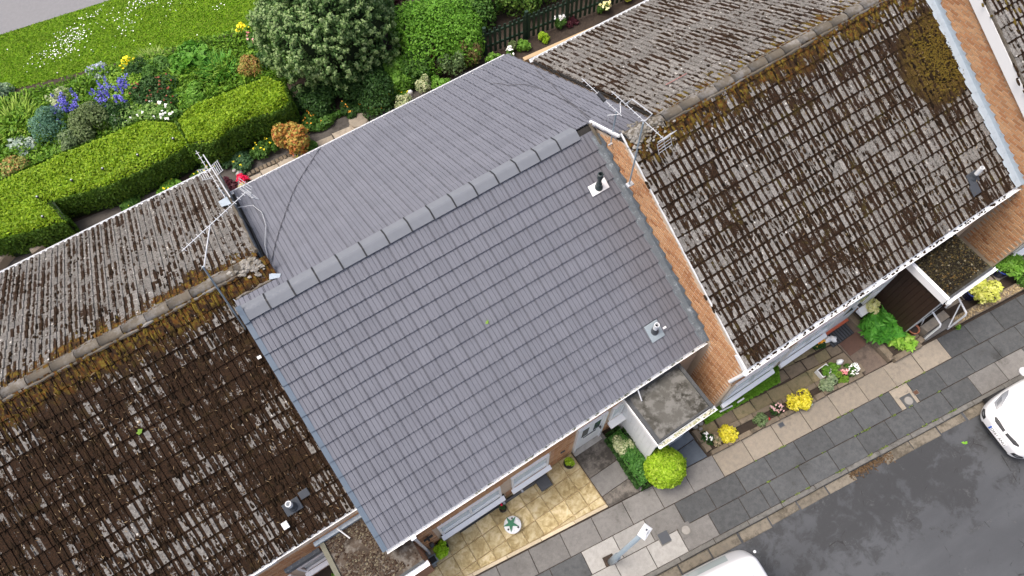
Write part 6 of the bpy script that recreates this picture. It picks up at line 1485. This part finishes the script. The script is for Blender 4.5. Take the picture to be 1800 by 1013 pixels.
tuft('bluebells', 'small stray spike of bluebells above the red tipped bush', -.98, 12.75, .16, .38, 60, .022, M_LSPIKE, flower=(M_FBLUE, 8, .045, 'blossom', .45))
tuft('iris_clump', 'broad clump of yellow green sword leaves at the left edge', -4.6, 13.6, .62, .70, 420, .035, LF('lime_strap', (.12, .22, .02), (.18, .28, .03), (.24, .33, .06)), spread=.7)
tuft('iris_clump', 'tall fresh green sword leaves behind the taller hedge', 1.75, 11.6, .45, .65, 380, .03, LF('fresh_strap', (.05, .17, .02), (.08, .23, .03), (.12, .28, .04)), spread=.5)
tuft('daylily_clump', 'arching light green daylily leaves in the middle of the bed', .85, 11.95, .60, .60, 420, .026, LF('day_strap', (.11, .22, .02), (.16, .28, .03), (.22, .33, .06)), spread=.8)
tuft('daylily_clump', 'arching leaves along the lawn edge beside the yellow flowers', .1, 13.35, .35, .45, 200, .026, LF('pale_strap', (.14, .22, .04), (.2, .28, .06), (.26, .33, .1)), spread=.8)
tuft('grass_clump', 'grassy tuft against the hedge below the grey olive bush', -3.9, 11.2, .40, .50, 260, .018, LF('grass_strap', (.09, .2, .02), (.13, .26, .03), (.18, .3, .06)), spread=.7)
tuft('grass_clump', 'dark grassy clump right of the wide bluebell patch', -.75, 12.2, .35, .45, 200, .024, M_LSPIKE, spread=.8)

# ---- front gardens
bx, by = 5.66, -6.30
t = thing('round_bush', 'large clipped lime green ball bush on the pavement edge by the porch', 'bush', at(bx, by))
MB().tube([at(bx, by, -.02), at(bx, by, .5)], .035, 8).put('trunk', M_TWIG, t)
d = sphere_pts(7600); d[:, 2] = np.where(d[:, 2] < -.55, -d[:, 2], d[:, 2]); sc_ = np.array([1 + .13 * noise.noise(Vector(v_) * 1.6 + Vector((5, 2, 1))) + .07 * noise.noise(Vector(v_) * 4.5) for v_ in d]) * (1 - .08 * RNG.random(len(d))) + (RNG.random(len(d)) < .04) * .09 * RNG.random(len(d))
put('foliage', leaf_mesh('foliage', np.array(at(bx, by, .62)) + d * sc_[:, None] * np.array([.47, .45, .52]), d, .045, M_LLIME, 1.6, .65), t)
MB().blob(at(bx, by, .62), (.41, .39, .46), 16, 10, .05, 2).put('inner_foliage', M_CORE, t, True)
hedge('low dark green box hedge in the bed against the white porch', [(5.06, -4.95), (5.42, -4.95), (5.52, -5.9), (5.35, -6.30), (5.02, -6.30)], .42, 3000, .040, (LF('box_top', (.030, .10, .018), (.05, .145, .025), (.08, .19, .04)), M_LDARK), .06)
shrub('variegated_shrub', 'cream variegated shrub filling the top of the bed beside the front door', 5.22, -5.28, .30, .52, 1500, .038, M_LVAR, 'shrub', 9)
be = thing('bed_kerb', 'concrete edging strip between the stained path and the box hedge', 'edging', at(5.0, -5.5))
for a, b in ((-4.73, -5.3), (-5.31, -5.85), (-5.86, -6.38)): put('edging_block', gprism([(4.985, b), (5.055, b), (5.055, a), (4.985, a)], -.1, .11).me('edging_block', M_MIDSLAB), be)
pp = pot(.36, -4.90, .16, .20, M_BLACK, 'black pot with a bright lime bush under the black wall light')
shrub('potted_bush', 'bright lime green bush in the black pot by the white downpipe', .36, -4.90, .20, .26, 800, .040, LF('lime_pot_leaf', (.18, .36, .01), (.25, .43, .015), (.33, .5, .04)), 'bush', 7, .22)
pot(3.92, -4.93, .125, .22, M_BLACK, 'black pot with a small yellow green plant beside the front door path')
shrub('potted_bush', 'small yellow green plant in the black pot near the front door', 3.92, -4.93, .12, .16, 420, .032, M_LLIME, 'bush', 6, .23)
pot(2.03, -4.93, .085, .15, M_BLACK, 'little black pot against the black wall pipe')
shrub('potted_plant', 'little plant with a red flower in the pot by the black pipe', 2.03, -4.93, .09, .16, 90, .04, M_LDARK, 'plant', 4, .16, flower=(M_FCRIM, 2, .03, 'blossom'))
shrub('golden_euonymus', 'golden leaved shrub at the slate path end of the stone bed', 7.50, -6.46, .26, .34, 800, .045, M_LYEL, 'shrub', 8)
shrub('golden_euonymus', 'larger golden leaved shrub in the middle of the stone bed', 9.44, -6.80, .30, .42, 1100, .045, M_LYEL, 'shrub', 9)
shrub('white_heather', 'straggly white flowered plant in the corner of the stone bed', 7.10, -6.28, .19, .22, 260, .04, M_LDARK, 'plant', 5, flower=(M_PETAL, 9, .035, 'blossom'))
shrub('pale_spurge', 'pinkish green low plant beside the first golden shrub', 7.27, -6.42, .15, .18, 220, .04, LF('pinkish_leaf', (.16, .2, .08), (.3, .25, .16), (.38, .3, .2)), 'plant', 4)
shrub('hebe', 'grey green dome shrub in the stone bed by the dark tap cover', 8.42, -6.68, .20, .27, 900, .030, LF('hebe_leaf', (.08, .13, .05), (.12, .18, .07), (.17, .23, .11)), 'shrub', 7)
tag(MB().blob(at(8.60, -6.72, .12), .045, 10, 7, .1, 2).put('red_ball', m_plain('red_glaze', (.5, .02, .03), .3)), 'small red ball ornament between the dome shrub and pink flowers', 'ornament')
shrub('pink_azalea', 'pale pink flowered plant left of the larger golden shrub', 8.90, -6.66, .19, .22, 160, .035, M_LDARK, 'plant', 5, flower=(LF('pale_pink', (.62, .36, .34), (.7, .5, .48), (.6, .42, .4)), 20, .035, 'blossom'))
shrub('silver_plant', 'silvery leaved tuft beneath the larger golden shrub', 9.72, -6.92, .12, .12, 120, .05, M_LSILV, 'plant', 4)
shrub('hebe', 'pale green dome shrub near the white square planter', 10.40, -6.84, .24, .30, 1200, .032, LF('pale_hebe_leaf', (.13, .19, .09), (.2, .26, .14), (.3, .35, .22)), 'shrub', 8)
shrub('planter_plant', 'bright green plant in the white square planter', 10.50, -6.56, .14, .16, 240, .045, M_LBRIGHT, 'plant', 5, .15)
shrub('leafy_plant', 'bushy green plant right of the white square planter', 10.82, -6.65, .16, .22, 380, .045, M_LBRIGHT, 'plant', 5)
shrub('fern', 'ferny light green plant between the pale dome and white flowers', 10.78, -6.92, .16, .2, 300, .04, LF('fern_leaf', (.10, .2, .02), (.15, .26, .03), (.2, .3, .05)), 'plant', 5)
shrub('candytuft', 'white flowered mound at the path end of the stone bed', 11.10, -6.92, .20, .22, 500, .035, M_LMID, 'plant', 6, flower=(M_PETAL, 34, .028, 'blossom'))
shrub('coral_plant', 'small coral red flower beside the white flowered mound', 10.92, -6.88, .06, .2, 40, .035, M_LMID, 'plant', 3, flower=(M_FPINK, 6, .05, 'blossom'))
shrub('yellow_pansy', 'dark leaved plant with a yellow bloom under the right front window', 10.85, -5.92, .24, .22, 500, .05, M_LDARK, 'plant', 6, flower=(M_FORANGE, 3, .08, 'blossom'))
shrub('palmate_shrub', 'large glossy green shrub of palmate leaves in the stone planter', 12.42, -6.55, .48, .60, 900, .115, LF('palm_leaf', (.035, .15, .015), (.055, .21, .02), (.09, .27, .035)), 'shrub', 10, aspect=2.6, jit=.45)
shrub('fatsia', 'light green fingered plant at the pavement end of the planter', 12.62, -7.02, .30, .38, 300, .10, LF('light_palm_leaf', (.14, .3, .03), (.2, .37, .04), (.27, .42, .07)), 'plant', 6, aspect=2.8, jit=.4)
shrub('cream_shrub', 'cream leaved shrub by the wall at the back of the planter', 12.42, -5.98, .24, .95, 700, .055, LF('cream_leaf', (.40, .42, .14), (.52, .52, .24), (.6, .58, .36)), 'shrub', 8)
pot(15.0, -7.08, .21, .34, M_BLUE, 'deep blue glazed pot holding a yellow bush')
shrub('potted_bush', 'yellow green bush spilling from the deep blue pot by the mossy porch', 15.12, -7.22, .42, .36, 1700, .05, LF('yellow_green_leaf', (.36, .40, .06), (.48, .50, .10), (.56, .56, .2)), 'bush', 10, .30)
pot(16.1, -7.05, .20, .32, M_BLUE, 'dark blue pot nearest the right picture edge')
shrub('potted_bush', 'feathery bright green plant in the blue pot at the right edge', 16.2, -7.08, .32, .34, 800, .07, M_LBRIGHT, 'bush', 8, .28, aspect=2.6)
shrub('green_bush', 'small dark green bush between the mossy porch and the far pots', 15.75, -6.72, .28, .30, 900, .05, M_LMID, 'bush', 7)
shrub('wall_weeds', 'weeds growing on the far end of the pebble wall', 16.4, -7.62, .30, .22, 400, .05, M_LMID, 'plant', 6, .12)
shrub('wall_weeds', 'clump of moss and weeds at the step end of the pebble wall', 14.12, -7.52, .10, .16, 200, .035, M_LBRIGHT, 'plant', 4)
shrub('left_garden_plant', 'small green shrub below the left house window', -1.95, -4.05, .16, .3, 350, .045, M_LBRIGHT, 'shrub', 5)
put('left_front_path', gprism([(-3.2, -5.9), (-.06, -5.9), (-.06, -5.3), (-3.2, -4.9)], -.1, .03, cham=0).me('left_front_path', m_concrete('left_path_slate', (.16, .17, .17), (.20, .21, .205), (.1, .1, .1), .3, .4)), kind='structure')
